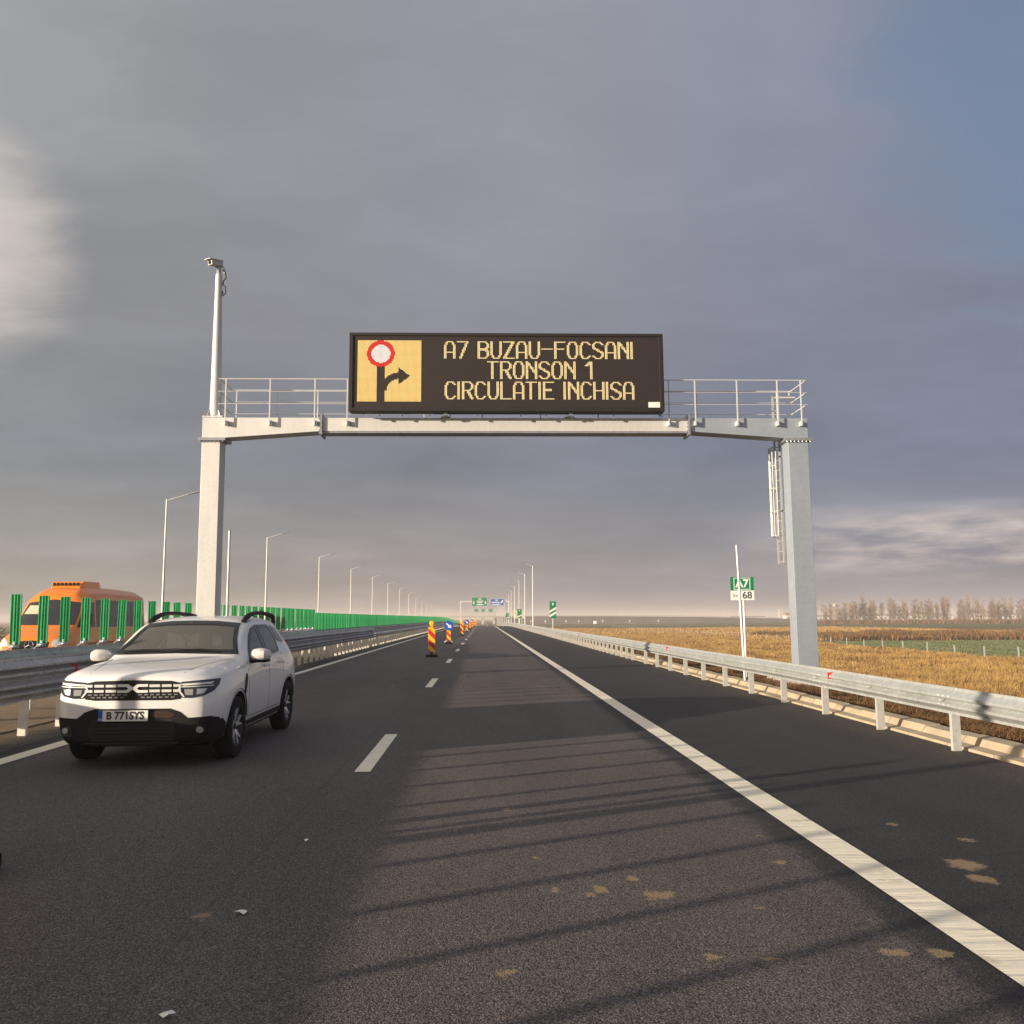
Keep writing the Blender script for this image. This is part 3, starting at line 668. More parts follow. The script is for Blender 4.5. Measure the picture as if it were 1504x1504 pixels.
def led(name, col, e):
    m = bpy.data.materials.new(name); m.use_nodes = True; t = m.node_tree; b = t.nodes['Principled BSDF']
    isl = N(t, 'ShaderNodeNewGeometry').outputs['Random Per Island']
    P = N(t, 'ShaderNodeNewGeometry').outputs['Position']
    big = noise(t, P, 2.2, 4, .6)
    f = mth(t, 'MULTIPLY_ADD', isl, .7, mth(t, 'MULTIPLY', big, .6))
    c = mixc(t, ramp(t, f, [(0.25, 0), (0.9, 1)]), col[0], col[1])
    t.links.new(c, b.inputs['Base Color']); t.links.new(c, b.inputs['Emission Color']); b.inputs['Emission Strength'].default_value = e*.8
    return m
ledY = led('led_text', ((0.56, 0.55, 0.30), (0.60, 0.44, 0.22)), .5)
ledA = led('led_amber', ((0.66, 0.42, 0.12), (0.60, 0.48, 0.18)), .5)
ledR = led('led_red', ((0.62, 0.008, 0.010), (0.55, 0.03, 0.02)), .35)
ledW = led('led_white', ((0.52, 0.54, 0.58), (0.66, 0.62, 0.60)), .5)
GL = {
 'A': (7, [[(0, 0), (0, 11), (2, 14), (5, 14), (7, 11), (7, 0)], [(0, 5), (7, 5)]]),
 '7': (7, [[(0, 14), (7, 14), (2, 0)]]),
 'B': (7, [[(0, 0), (0, 14), (5, 14), (7, 12), (7, 9), (5, 7.5), (0, 7.5)], [(5, 7.5), (7, 6), (7, 2), (5, 0), (0, 0)]]),
 'U': (7, [[(0, 14), (0, 3), (2, 0), (5, 0), (7, 3), (7, 14)]]),
 'Z': (7, [[(0, 14), (7, 14), (0, 0), (7, 0)]]),
 '-': (7, [[(0, 8), (7, 8)]]),
 'F': (7, [[(0, 0), (0, 14), (7, 14)], [(0, 8), (6, 8)]]),
 'O': (7, [[(0, 3), (2, 0), (5, 0), (7, 3), (7, 11), (5, 14), (2, 14), (0, 11), (0, 3)]]),
 'C': (7, [[(7, 2), (5, 0), (2, 0), (0, 3), (0, 11), (2, 14), (5, 14), (7, 12)]]),
 'S': (7, [[(0, 2), (2, 0), (5, 0), (7, 2), (7, 5), (0, 9), (0, 12), (2, 14), (5, 14), (7, 12)]]),
 'N': (7, [[(0, 0), (0, 14), (7, 4)], [(7, 0), (7, 14)]]),
 'I': (0.6, [[(0.3, 0), (0.3, 14)]]),
 'T': (7, [[(0, 14), (7, 14)], [(3, 14), (3, 0)]]),
 'R': (7, [[(0, 0), (0, 14), (5, 14), (7, 12), (7, 9), (5, 7), (0, 7)], [(3.5, 7), (7, 0)]]),
 'L': (7, [[(0, 14), (0, 0), (7, 0)]]),
 'E': (7, [[(7, 0), (0, 0), (0, 14), (7, 14)], [(0, 7.5), (5.5, 7.5)]]),
 'H': (7, [[(0, 0), (0, 14)], [(7, 0), (7, 14)], [(0, 7), (7, 7)]]),
 '1': (4, [[(0, 11), (4, 14), (4, 0)]]), ' ': (3.2, [])}
def segd(p, a, c):
    ax, ay = a; bx, by = c; dx, dy = bx-ax, by-ay; L = dx*dx+dy*dy
    t = 0 if L == 0 else max(0, min(1, ((p[0]-ax)*dx+(p[1]-ay)*dy)/L)); return math.hypot(p[0]-ax-t*dx, p[1]-ay-t*dy)
def text_line(txt, pxa, pxb, pya, pyb, name):
    tot = sum(GL[c][0] for c in txt)+2.9*(len(txt)-1)+1.8
    X0, X1, Z0, Z1 = sx_(pxa), sx_(pxb), sz_(pyb), sz_(pya); px, pz = (X1-X0)/tot, (Z1-Z0)/16.0
    q = MB(); cx = 0.9
    for ch in txt:
        w, st = GL[ch]
        for i in range(-1, 10):
            for j in range(-1, 16):
                p = (i+.5, j+.0)
                if any(segd(p, s[k], s[k+1]) < .95 for s in st for k in range(len(s)-1)):
                    X = X0+(cx+p[0])*px; Z = Z0+(p[1]+1)*pz; a = px*.40; c = pz*.42
                    q.add([(X-a, SGY-.006, Z-c), (X+a, SGY-.006, Z-c), (X+a, SGY-.006, Z+c), (X-a, SGY-.006, Z+c)], [(0, 1, 2, 3)])
        cx += w+2.9
    o = q.build(name, ledY, VM, fixn=False); o.location = VO
text_line('A7 BUZAU-FOCSANI', 651, 929, 500.5, 528, 'text_line')
text_line('TRONSON 1', 714, 868, 530, 558, 'text_line')
text_line('CIRCULATIE INCHISA', 652, 929, 560, 588, 'text_line')
qs = {0: MB(), 1: MB(), 2: MB()}; n = 56; XA, XB, ZA, ZB = sx_(525.5), sx_(618), sz_(590.5), sz_(500.5); p_ = (XB-XA)/n
def inpoly(x, y, P):
    c = False
    for i in range(len(P)):
        (xa, ya), (xb, yb) = P[i], P[i-1]
        if (ya > y) != (yb > y) and x < (xb-xa)*(y-ya)/(yb-ya)+xa: c = not c
    return c
for i in range(n):
    for j in range(n):
        u, v = (i+.5)/n, (j+.5)/n; X, Z = XA+u*(XB-XA), ZA+v*(ZB-ZA)
        d = math.hypot(u-.365, v-.78); k = 0
        if d < .148: k = 2
        elif d < .218: k = 1
        else:
            if .312 < u < .42 and v < .565: continue
            dd = math.hypot(u-.66, v-.17)
            if .20 < dd < .305 and u < .66 and v > .17 and u > .40: continue
            if .40 < u < .46 and .2 < v < .3: continue
            if inpoly(u, v, [(.645, .28), (.645, .555), (.83, .415)]): continue
        a = p_*.41; qs[k].add([(X-a, SGY-.006, Z-a), (X+a, SGY-.006, Z-a), (X+a, SGY-.006, Z+a), (X-a, SGY-.006, Z+a)], [(0, 1, 2, 3)])
for k, (nm, m) in enumerate((('amber_pixels', ledA), ('red_ring', ledR), ('white_disc', ledW))):
    o = qs[k].build(nm, m, VM, fixn=False); o.location = VO
q = MB(); q.box(sx_(949), sx_(966), SGY-.035, SGY-.031, sz_(599), sz_(591)); vb(q, 'maker_plate', sign_white)
q = MB(); q.tube([(sx_(962), SGY+.1, z0), (sx_(966), SGY+.1, z0-.08), (sx_(972), SGY+.15, z0-.1)], .012, 6); vb(q, 'cable', black_pl)

# ------------------------------------------------------------------ street lamps
def make_lamp(H, arm, s, name='street_lamp'):
    e = empty(name, (0, 0, 0), cat='street lamp')
    q = MB(); q.cyl((0, 0, 0), (0, 0, H), .10, .045, 12); q.cyl((0, 0, 0), (0, 0, .04), .2, .2, 10); q.build('pole', pole_mat, e, smooth=True)
    q = MB(); q.tube([(0, 0, H-.12), (s*.25, 0, H), (s*arm*.8, 0, H+.40)], [.035, .03, .022], 8); q.build('arm', pole_mat, e, smooth=True)
    q = MB(); a = Vector((s*arm*.75, 0, H+.36)); 
    q.prism([(s*arm*.72, H+.34), (s*arm*.8, H+.44), (s*arm*1.12, H+.58), (s*arm*1.15, H+.53), (s*arm*.85, H+.37)], 'y', -.13, .13); q.build('lamp_head', zinc_dark, e, bevel=.02)
    return e
lp = make_lamp(9.75, 1.95, 1); lp['group'] = 'street lamps beyond the opposite carriageway'; KID[lp.name] = kids(lp)
labs = ['tall street lamp left of the left gantry post, its arm reaching behind it', 'second lamp of the left row, right of the left gantry post',
        'third lamp of the left row, standing over the green panels', 'fourth lamp of the left row', 'fifth lamp of the left row', 'sixth lamp of the left row']
for i in range(22):
    y = 61+28.6*i; loc = (-21.5, y, rz(y) if y < 300 else max(rz(y), FZ))
    lab = labs[i] if i < 6 else 'small distant street lamp far along the left row'
    if i == 0: lp.location = loc; lp['label'] = lab; lp.rotation_euler = (0, 0, .03)
    else: dup(lp, loc, random.uniform(-.04, .04), lab)
lr = make_lamp(9.75, 1.7, -1); lr['group'] = 'street lamps behind the right guardrail'; KID[lr.name] = kids(lr)
labs = ['tallest and nearest street lamp behind the right guardrail', 'second street lamp behind the right guardrail', 'third street lamp behind the right guardrail', 'fourth street lamp behind the right guardrail']
for i in range(14):
    y = 139+26.5*i; loc = (7.8, y, max(rz(y), FZ)-.1)
    lab = labs[i] if i < 4 else 'small distant street lamp of the right hand row'
    if i == 0: lr.location = loc; lr['label'] = lab
    else: dup(lr, loc, random.uniform(-.04, .04), lab)
# bare poles
def bare_pole(name, x, y, z0, h, r, label, tilt=(0, 0)):
    e = empty(name, (x, y, z0), label=label, cat='pole'); e.rotation_euler = (tilt[0], tilt[1], 0)
    q = MB(); q.cyl((0, 0, 0), (0, 0, h), r, r*.85, 12); q.build('shaft', pole_mat, e, smooth=True)
    q = MB(); q.cyl((0, 0, h), (0, 0, h+.03), r*.95, r*.6, 12); q.build('cap', zinc_dark, e)
    q = MB(); q.box(-r*2.2, r*2.2, -r*2.2, r*2.2, -.04, .02); q.build('base_plate', zinc_dark, e)
bare_pole('steel_pole', -7.2, 25.55, 0, 4.08, .038, 'short bare steel pole in the median just right of the left gantry post')
bare_pole('added_shadow_pole', -7.2, 3.3, 0, 6.0, .11, 'added bare pole out of view on the left, casting the thick road shadow')  # unseen pole, added as a guess to throw the thick shadow across the lane
bare_pole('slim_pole', 6.02, 20.6, -.02, 3.24, .030, 'slim bare white pole standing in front of the A7 kilometre sign', (0, R(-1.6)))

# ------------------------------------------------------------------ kilometre sign
K = empty('kilometre_sign', (7.0, 24, -.1), label='green A7 route plate over a white km 68 plate on one post', cat='road sign')
q = MB(); q.cyl((.06, .035, 0), (.06, .035, 2.72), .032, .032, 12); q.build('post', pole_mat, K, smooth=True)
q = MB(); q.box(-.30, .34, -.012, .0, 2.375, 2.735); gp = q.build('route_plate', sign_green, K, bevel=.003)
q = MB()
for a in ((-.21, .24, 2.70, 2.716), (-.21, .24, 2.395, 2.411), (-.21, -.192, 2.411, 2.70), (.222, .24, 2.411, 2.70)): q.box(a[0], a[1], -.016, -.013, a[2], a[3])
q.build('border', sign_white, gp)
text_obj('text', 'A7', .30, sign_white, gp, (.015, -.0145, 2.553), bold=.008)
q = MB(); q.box(-.30, .34, -.012, .0, 2.11, 2.372); wp = q.build('distance_plate', sign_white, K, bevel=.003)
text_obj('text', 'km', .15, mat('grey_ink', (.22, .20, .18), .5), wp, (-.15, -.0145, 2.235), sx=.9)
text_obj('text', '68', .27, ink, wp, (.145, -.0145, 2.238), bold=.003)

# exit countdown boards
def countdown(x, y, w, h, z0, ns, label):
    e = empty('exit_countdown_sign', (x, y, rz(y)-.1), label=label, cat='road sign', group='green and white exit countdown boards on the right')
    q = MB(); q.cyl((0, .04, 0), (0, .04, z0+h*.8), .04, None, 8); q.build('post', pole_mat, e, smooth=True)
    q = MB(); q.box(-w/2, w/2, -.01, .0, z0, z0+h); pl = q.build('board', sign_green, e)
    q = MB()
    for k in range(ns):
        zb = z0+h*.06+k*h*.26; q.prism([(-w/2, zb), (w/2, zb+h*.22), (w/2, zb+h*.35), (-w/2, zb+h*.13)], 'y', -.016, -.012)
    q.prism([(-w*.16, z0+h*.9), (0, z0+h*.72), (w*.16, z0+h*.9)], 'y', -.016, -.012)
    q.build('stripes', sign_white, pl)
countdown(7.3, 93.2, .68, 1.75, 1.62, 2, 'nearest exit countdown board with two white stripes')
countdown(7.3, 178, .9, 1.8, 1.7, 1, 'second exit countdown board, smaller, between the right lamp poles')
countdown(7.2, 262, .9, 1.9, 2.2, 1, 'third and farthest exit countdown board')
e = empty('cream_board', (9.2, 235, rz(235)-.1), label='cream advance sign board on two legs beside the far countdown board', cat='road sign')
q = MB(); q.box(-1.2, 1.6, 0, .06, 2.1, 4.2); q.build('board', mat('cream', (.62, .56, .42), .6), e)
for x in (-.8, 1.1):
    q = MB(); q.cyl((x, .1, 0), (x, .1, 4.0), .06, None, 8); q.build('leg', pole_mat, e)

# ------------------------------------------------------------------ far direction gantry and farther one
def far_gantry(y, H, signs, label, xl=-7.3, xr=8.6):
    e = empty('direction_gantry', (0, y, rz(y)), label=label, cat='gantry')
    for x in (xl, xr):
        q = MB(); q.box(x-.2, x+.2, -.2, .2, 0, H); q.build('post', zinc, e)
    q = MB(); q.box(xl-.2, xr+.2, -.2, .2, H+.003, H+.4); q.build('beam', zinc, e)
    for (x0, x1, z0, z1, col, kind) in signs:
        q = MB(); q.box(x0, x1, -.42, -.3, z0, z1); s_ = q.build('sign_board', sign_green if col == 'g' else sign_blue, e)
        w, h = x1-x0, z1-z0; q = MB()
        t = .06
        for a in ((x0, x1, z0, z0+t), (x0, x1, z1-t, z1), (x0, x0+t, z0+t, z1-t), (x1-t, x1, z0+t, z1-t)): q.box(a[0], a[1], -.426, -.421, a[2], a[3])
        if kind == 'g':
            for zz, wd in ((.80, .22), (.56, .42), (.38, .30), (.17, .45)): q.box(x0+w*(.52-wd/2), x0+w*(.52+wd/2), -.426, -.421, z0+h*(zz-.045), z0+h*(zz+.045))
            for cx in (.13, .87): q.box(x0+w*(cx-.022), x0+w*(cx+.022), -.426, -.421, z0+h*.38, z0+h*.6); q.prism([(x0+w*(cx-.06), z0+h*.38), (x0+w*(cx+.06), z0+h*.38), (x0+w*cx, z0+h*.2)], 'y', -.426, -.421)
        elif kind == 'b':
            for zz, wd, cx in ((.80, .2, .45), (.5, .6, .38), (.2, .66, .42)): q.box(x0+w*(cx-wd/2), x0+w*(cx+wd/2), -.426, -.421, z0+h*(zz-.06), z0+h*(zz+.06))
            q.prism([(x0+w*.72, z0+h*.42), (x0+w*.80, z0+h*.35), (x0+w*.88, z0+h*.5), (x0+w*.93, z0+h*.45), (x0+w*.93, z0+h*.78), (x0+w*.78, z0+h*.72), (x0+w*.83, z0+h*.62)], 'y', -.426, -.421)
        q.build('legend', sign_white, s_)
far_gantry(295, 8.35, [(-3.6, 1.55, 7.0, 10.0, 'g', 'g'), (2.5, 7.0, 7.2, 9.4, 'b', 'b')], 'distant gantry with one green and one blue direction board')
far_gantry(620, 9.5, [(-6, -3, 8.2, 10.6, 'g', ''), (-1, 1.5, 8.2, 10.6, 'g', ''), (4, 7, 8.2, 10.6, 'g', '')], 'tiny farthest gantry below the green direction board')

# ------------------------------------------------------------------ beacons on the road
def stripes_poly(x0, x1, z0, z1, k, slope, period):
    """diagonal band clipped to the panel rectangle"""
    P = [(x0, z0+k), (x1, z0+k-slope), (x1, z0+k-slope+period/2), (x0, z0+k+period/2)]
    out = []
    def clip(P, f, inter):
        o = []
        for i in range(len(P)):
            a, c = P[i-1], P[i]
            if f(c):
                if not f(a): o.append(inter(a, c))
                o.append(c)
            elif f(a): o.append(inter(a, c))
        return o
    P = clip(P, lambda p: p[1] >= z0, lambda a, c: (a[0]+(c[0]-a[0])*(z0-a[1])/(c[1]-a[1]), z0))
    if P: P = clip(P, lambda p: p[1] <= z1, lambda a, c: (a[0]+(c[0]-a[0])*(z1-a[1])/(c[1]-a[1]), z1))
    return P
def make_beacon():
    e = empty('traffic_beacon', (0, 0, 0), cat='traffic beacon', group='red and yellow beacons closing the left lane')
    q = MB(); q.box(-.24, .24, -.16, .16, 0, .10); q.build('base', rubber, e, bevel=.02)
    q = MB(); q.box(-.04, .04, -.03, .03, .1, .22); q.build('stem', black_pl, e)
    q = MB(); q.box(-.145, .145, -.025, .025, .20, 1.22); pn = q.build('panel', sign_yellow, e, bevel=.008)
    q = MB()
    for k in range(-2, 6):
        P = stripes_poly(-.14, .14, .205, 1.215, k*.42-.08, .28, .42)
        if len(P) > 2: q.prism(P, 'y', -.029, -.0262)
    q.build('stripes', sign_red, pn)
    q = MB(); q.box(-.05, .05, -.05, .05, 1.222, 1.27); q.build('lamp_base', sign_yellow, e)
    q = MB(); q.cyl((0, -.045, 1.37), (0, .045, 1.37), .105, .105, 18); q.cyl((0, -.06, 1.37), (0, -.046, 1.37), .07, .09, 18); q.build('warning_lamp', sign_yellow, e, smooth=True)
    return e
def make_arrow():
    e = empty('keep_right_sign', (0, 0, 0), cat='road sign', group='blue keep right signs closing the left lane')
    q = MB(); q.box(-.22, .22, -.16, .16, 0, .10); q.build('base', rubber, e, bevel=.02)
    for s in (-1, 1):
        q = MB(); M = Matrix.Translation((s*.16, -.05, .17)) @ Matrix.Rotation(s*.5, 4, 'Y'); q.box(-.11, .11, -.12, .12, -.05, .05, M); q.build('sandbag', mat('sandbag', (.55, .48, .42), .9, 0, .2, 9), e, bevel=.04)
    q = MB(); q.box(-.13, .13, -.02, .02, .2, .86); pn = q.build('panel', sign_yellow, e)
    q = MB()
    for k in range(-2, 4):
        P = stripes_poly(-.125, .125, .205, .855, k*.40, .26, .40)
        if len(P) > 2: q.prism(P, 'y', -.024, -.0212)
    q.build('stripes', sign_red, pn)
    q = MB(); q.cyl((0, -.05, 1.13), (0, -.022, 1.13), .29, .29, 28); ds = q.build('disc', sign_blue, e, smooth=True)
    q = MB(); M = Matrix.Translation((0, -.0525, 1.13)) @ Matrix.Rotation(R(42), 4, 'Y')
    pts = [(-.20, .045), (.03, .045), (.03, .13), (.22, 0), (.03, -.13), (.03, -.045), (-.20, -.045)]
    vs = [M @ Vector((a, -.002, c)) for a, c in pts]+[M @ Vector((a, .001, c)) for a, c in pts]; k = len(pts)
    q.add(vs, [tuple(range(k)), tuple(range(k, 2*k))[::-1]]+[(i, (i+1) % k, k+(i+1) % k, k+i) for i in range(k)]); q.build('arrow', sign_white, ds)
    return e
be, ar = make_beacon(), make_arrow(); KID[be.name] = kids(be); KID[ar.name] = kids(ar)
for i, (x, y, lab) in enumerate([(-2.1, 37.2, 'nearest red and yellow striped beacon with a yellow lamp'), (-1.85, 80, 'second red and yellow beacon, beyond the first blue arrow'),
        (-1.8, 128, 'small red and yellow beacon right of the second blue arrow'), (-1.75, 160, 'tiny far beacon in the coned off row'), (-1.7, 195, 'tiny far beacon in the coned off row'), (-1.7, 212, 'tiny far beacon in the coned off row'), (-1.75, 178, 'tiny far beacon in the coned off row'), (-1.6, 230, 'tiny far beacon in the coned off row'), (-3.31, 5.88, 'beacon base just cut by the left picture edge')]):
    if i == 0: be.location = (x, y, rz(y)); be['label'] = lab
    else: dup(be, (x, y, rz(y)), random.uniform(-.1, .1), lab)
for i, (x, y, lab) in enumerate([(-2.1, 55.8, 'nearest blue round arrow sign on a short striped board'), (-1.85, 104, 'second blue round arrow sign, farther along the row'), (-1.75, 144, 'third and smallest blue round arrow sign')]):
    if i == 0: ar.location = (x, y, 0); ar['label'] = lab
    else: dup(ar, (x, y, rz(y)), 0, lab)
# paper scraps
for x, y, lab, s in ((-1.26, 3.8, 'white scrap of litter at the bottom edge of the road', 1.0), (-1.30, 5.05, 'white scrap of litter on the left lane', 1.2), (-1.25, 6.6, 'smallest white scrap, near the first lane dash', .7)):
    q = MB(); r3 = random.Random(int(x*-1000+y*10)); k = 7; q.add([(.032*s*math.cos(6.28*i/k)*r3.uniform(.6, 1.2), .024*s*math.sin(6.28*i/k)*r3.uniform(.5, 1.2), r3.uniform(.004, .02)) for i in range(k)]+[(0, 0, .022)], [(i, (i+1) % k, k) for i in range(k)])
    o = q.build('paper_scrap', sign_white); o.location = (x, y, .004); tag(o, lab, 'litter')
#PART2
# ------------------------------------------------------------------ surface panels laid on a curved body
def tri_density(poly, step):
    """ngon in 2D cut into a grid -> bmesh with z=0"""
    bm = bmesh.new(); f = bm.faces.new([bm.verts.new((p[0], p[1], 0)) for p in poly])
    if f.normal.z < 0 or sum(poly[i-1][0]*poly[i][1]-poly[i][0]*poly[i-1][1] for i in range(len(poly))) < 0: bmesh.ops.reverse_faces(bm, faces=bm.faces)
    xs = [p[0] for p in poly]; ys = [p[1] for p in poly]
    for ax, (a, b_) in enumerate(((min(xs), max(xs)), (min(ys), max(ys)))):
        k = a+step
        while k < b_:
            co = (k, 0, 0) if ax == 0 else (0, k, 0); no = (1, 0, 0) if ax == 0 else (0, 1, 0)
            bmesh.ops.bisect_plane(bm, geom=bm.verts[:]+bm.edges[:]+bm.faces[:], plane_co=co, plane_no=no, dist=1e-5); k += step
    return bm
def rnd_poly(P, r=.03, n=4):
    out = []
    for i in range(len(P)):
        a, b_, c = Vector(P[i-1]), Vector(P[i]), Vector(P[(i+1) % len(P)])
        ra = min(r, (a-b_).length*.45, (c-b_).length*.45); p = b_+(a-b_).normalized()*ra; q_ = b_+(c-b_).normalized()*ra
        for k in range(n+1):
            t = k/n; out.append(tuple((1-t)**2*p+2*t*(1-t)*b_+t*t*q_))
    return out
def panel(name, poly, axis, side, bvh, mt, parent, off=.006, step=.05, thick=.012, rnd=.0, smooth=True):
    """axis 'x': poly in (y,z), cast from the +-x side; axis 'y': poly in (x,z), cast from the front (side=-1) or back"""
    if rnd: poly = rnd_poly(poly, rnd)
    bm = tri_density(poly, step); dead = []
    for v in bm.verts:
        a, c = v.co.x, v.co.y
        if axis == 'x': o, d = Vector((side*3, a, c)), Vector((-side, 0, 0))
        elif axis == 'y': o, d = Vector((a, side*5+2.2, c)), Vector((0, -side, 0))
        else: o, d = Vector((a, c, 5)), Vector((0, 0, -1))
        hit, nor, idx, dist = bvh.ray_cast(o, d)
        if hit is None: dead.append(v); continue
        if nor.dot(d) > 0: nor = -nor
        v.co = hit+nor*off; v.normal = nor
    bmesh.ops.delete(bm, geom=dead, context='VERTS')
    # skirt back to the body
    be_ = [e for e in bm.edges if len(e.link_faces) == 1]
    ret = bmesh.ops.extrude_edge_only(bm, edges=be_); nv = [g_ for g_ in ret['geom'] if isinstance(g_, bmesh.types.BMVert)]
    for v in nv:
        h = bvh.find_nearest(v.co)
        if h[0] is not None:
            dr = (h[0]-v.co); v.co = v.co+dr.normalized()*(off+thick*.4) if dr.length > 1e-6 else v.co
    bmesh.ops.recalc_face_normals(bm, faces=bm.faces)
    me = bpy.data.meshes.new(name)
    for f in bm.faces: f.smooth = smooth
    for e in bm.edges:
        if len(e.link_faces) == 2 and e.calc_face_angle(0) > R(30): e.smooth = False
    bm.to_mesh(me); bm.free()
    o = bpy.data.objects.new(name, me); COL.objects.link(o); me.materials.append(mt); o.parent = parent
    # make normals point away from the body centre
    c = Vector((0, 2.2, .9)); s_ = sum((p.normal.dot(p.center-c))*p.area for p in me.polygons)
    if s_ < 0: me.flip_normals()
    return o
def body_from_rows(rows, name, mats, parent, sub=3, creases=(), cut=None, delete=None, repaint=None):
    """rows: list of stations, each a list of (x,y,z) half-ring points from bottom centre to top centre"""
    n = len(rows[0]); full = []
    for r in rows: full.append([Vector(p) for p in r]+[Vector((-p[0], p[1], p[2])) for p in r[-2:0:-1]])
    m = len(full[0]); bm = bmesh.new(); V = [[bm.verts.new(p) for p in r] for r in full]
    for i in range(len(V)-1):
        for j in range(m): bm.faces.new((V[i][j], V[i][(j+1) % m], V[i+1][(j+1) % m], V[i+1][j]))
    for r, fl in ((V[0], True), (V[-1], False)):          # quad-strip caps
        for j in range(n-1):
            a, b_, c, d = r[j], r[j+1], r[(m-j-1) % m], r[(m-j) % m]
            q_ = []
            for v in (a, b_, c, d):
                if v not in q_: q_.append(v)
            if len(q_) > 2: bm.faces.new(q_)
    bmesh.ops.recalc_face_normals(bm, faces=bm.faces)
    cl = bm.edges.layers.float.new('crease_edge')
    idx = {v: (i, j) for i, r in enumerate(V) for j, v in enumerate(r)}
    for e in bm.edges:
        (i1, j1), (i2, j2) = idx[e.verts[0]], idx[e.verts[1]]
        jj = lambda j: j if j < n else m-j
        for (kind, a, lo, hi, w) in creases:
            if kind == 'row' and jj(j1) == a and jj(j2) == a and lo <= min(i1, i2) and max(i1, i2) <= hi: e[cl] = w
            if kind == 'st' and i1 == a and i2 == a and lo <= min(jj(j1), jj(j2)) and max(jj(j1), jj(j2)) <= hi: e[cl] = w
    me = bpy.data.meshes.new(name); bm.to_mesh(me); bm.free()
    o = bpy.data.objects.new(name, me); COL.objects.link(o)
    for mm in mats: me.materials.append(mm)
    sb = o.modifiers.new('s', 'SUBSURF'); sb.levels = sub; sb.render_levels = sub
    tmp = []
    for c in (cut or []):
        bo = o.modifiers.new('b', 'BOOLEAN'); bo.operation = 'DIFFERENCE'; bo.solver = 'EXACT'; bo.object = c; bo.material_mode = 'TRANSFER'; tmp.append(c)
    bpy.context.view_layer.update()
    me2 = bpy.data.meshes.new_from_object(o.evaluated_get(bpy.context.evaluated_depsgraph_get()))
    o.modifiers.clear(); o.data = me2
    for c in tmp: bpy.data.objects.remove(c)
    bm = bmesh.new(); bm.from_mesh(me2); bvh = BVHTree.FromBMesh(bm)
    if delete:
        dl = [f for f in bm.faces if delete(f)]
        bmesh.ops.delete(bm, geom=dl, context='FACES')
    for f in bm.faces:
        f.smooth = True
        if repaint and repaint(f.calc_center_median()): f.material_index = 1
    for e in bm.edges:
        if len(e.link_faces) == 2 and e.calc_face_angle(0) > R(38): e.smooth = False
    bm.to_mesh(me2); bm.free(); o.parent = parent
    return o, bvh

def paint(name, col, dirt=(.30, .26, .21)):
    m = bpy.data.materials.new(name); m.use_nodes = True; t = m.node_tree; b = t.nodes['Principled BSDF']
    O = N(t, 'ShaderNodeTexCoord').outputs['Object']; z = N(t, 'ShaderNodeSeparateXYZ', inp={0: O}).outputs[2]
    nz = noise(t, O, 2.5, 6, .65)
    f = N(t, 'ShaderNodeMapRange', inp={0: mth(t, 'MULTIPLY_ADD', nz, .45, z), 1: .95, 2: .45, 3: 0.0, 4: .45}).outputs[0]
    c = mixc(t, f, col, dirt)
    bf = N(t, 'ShaderNodeNewGeometry').outputs['Backfacing']
    c = mixc(t, bf, c, (0.02, 0.02, 0.022))
    t.links.new(c, b.inputs['Base Color']); b.inputs['Roughness'].default_value = .38
    b.inputs['Coat Weight'].default_value = 0.7; b.inputs['Coat Roughness'].default_value = .05
    t.links.new(mth(t, 'MULTIPLY_ADD', nz, .2, .28), b.inputs['Roughness'])
    return m
def glass_mat(name, tint, alpha, rough=.03):
    m = bpy.data.materials.new(name); m.use_nodes = True; t = m.node_tree; t.nodes.clear()
    o = N(t, 'ShaderNodeOutputMaterial'); tr = N(t, 'ShaderNodeBsdfTransparent', inp={0: (*tint, 1)}); gl = N(t, 'ShaderNodeBsdfGlossy', inp={'Color': (.95, .95, .95, 1), 'Roughness': rough})
    df = N(t, 'ShaderNodeBsdfDiffuse', inp={0: (.30, .285, .23, 1)})  # pale diffuse film painted into the glass in place of sky reflections
    fr = N(t, 'ShaderNodeFresnel', inp={0: 1.62})
    a = N(t, 'ShaderNodeMixShader', inp={0: alpha}); t.links.new(tr.outputs[0], a.inputs[1]); t.links.new(df.outputs[0], a.inputs[2])
    b_ = N(t, 'ShaderNodeMixShader'); t.links.new(fr.outputs[0], b_.inputs[0]); t.links.new(a.outputs[0], b_.inputs[1]); t.links.new(gl.outputs[0], b_.inputs[2])
    t.links.new(b_.outputs[0], o.inputs[0]); return m

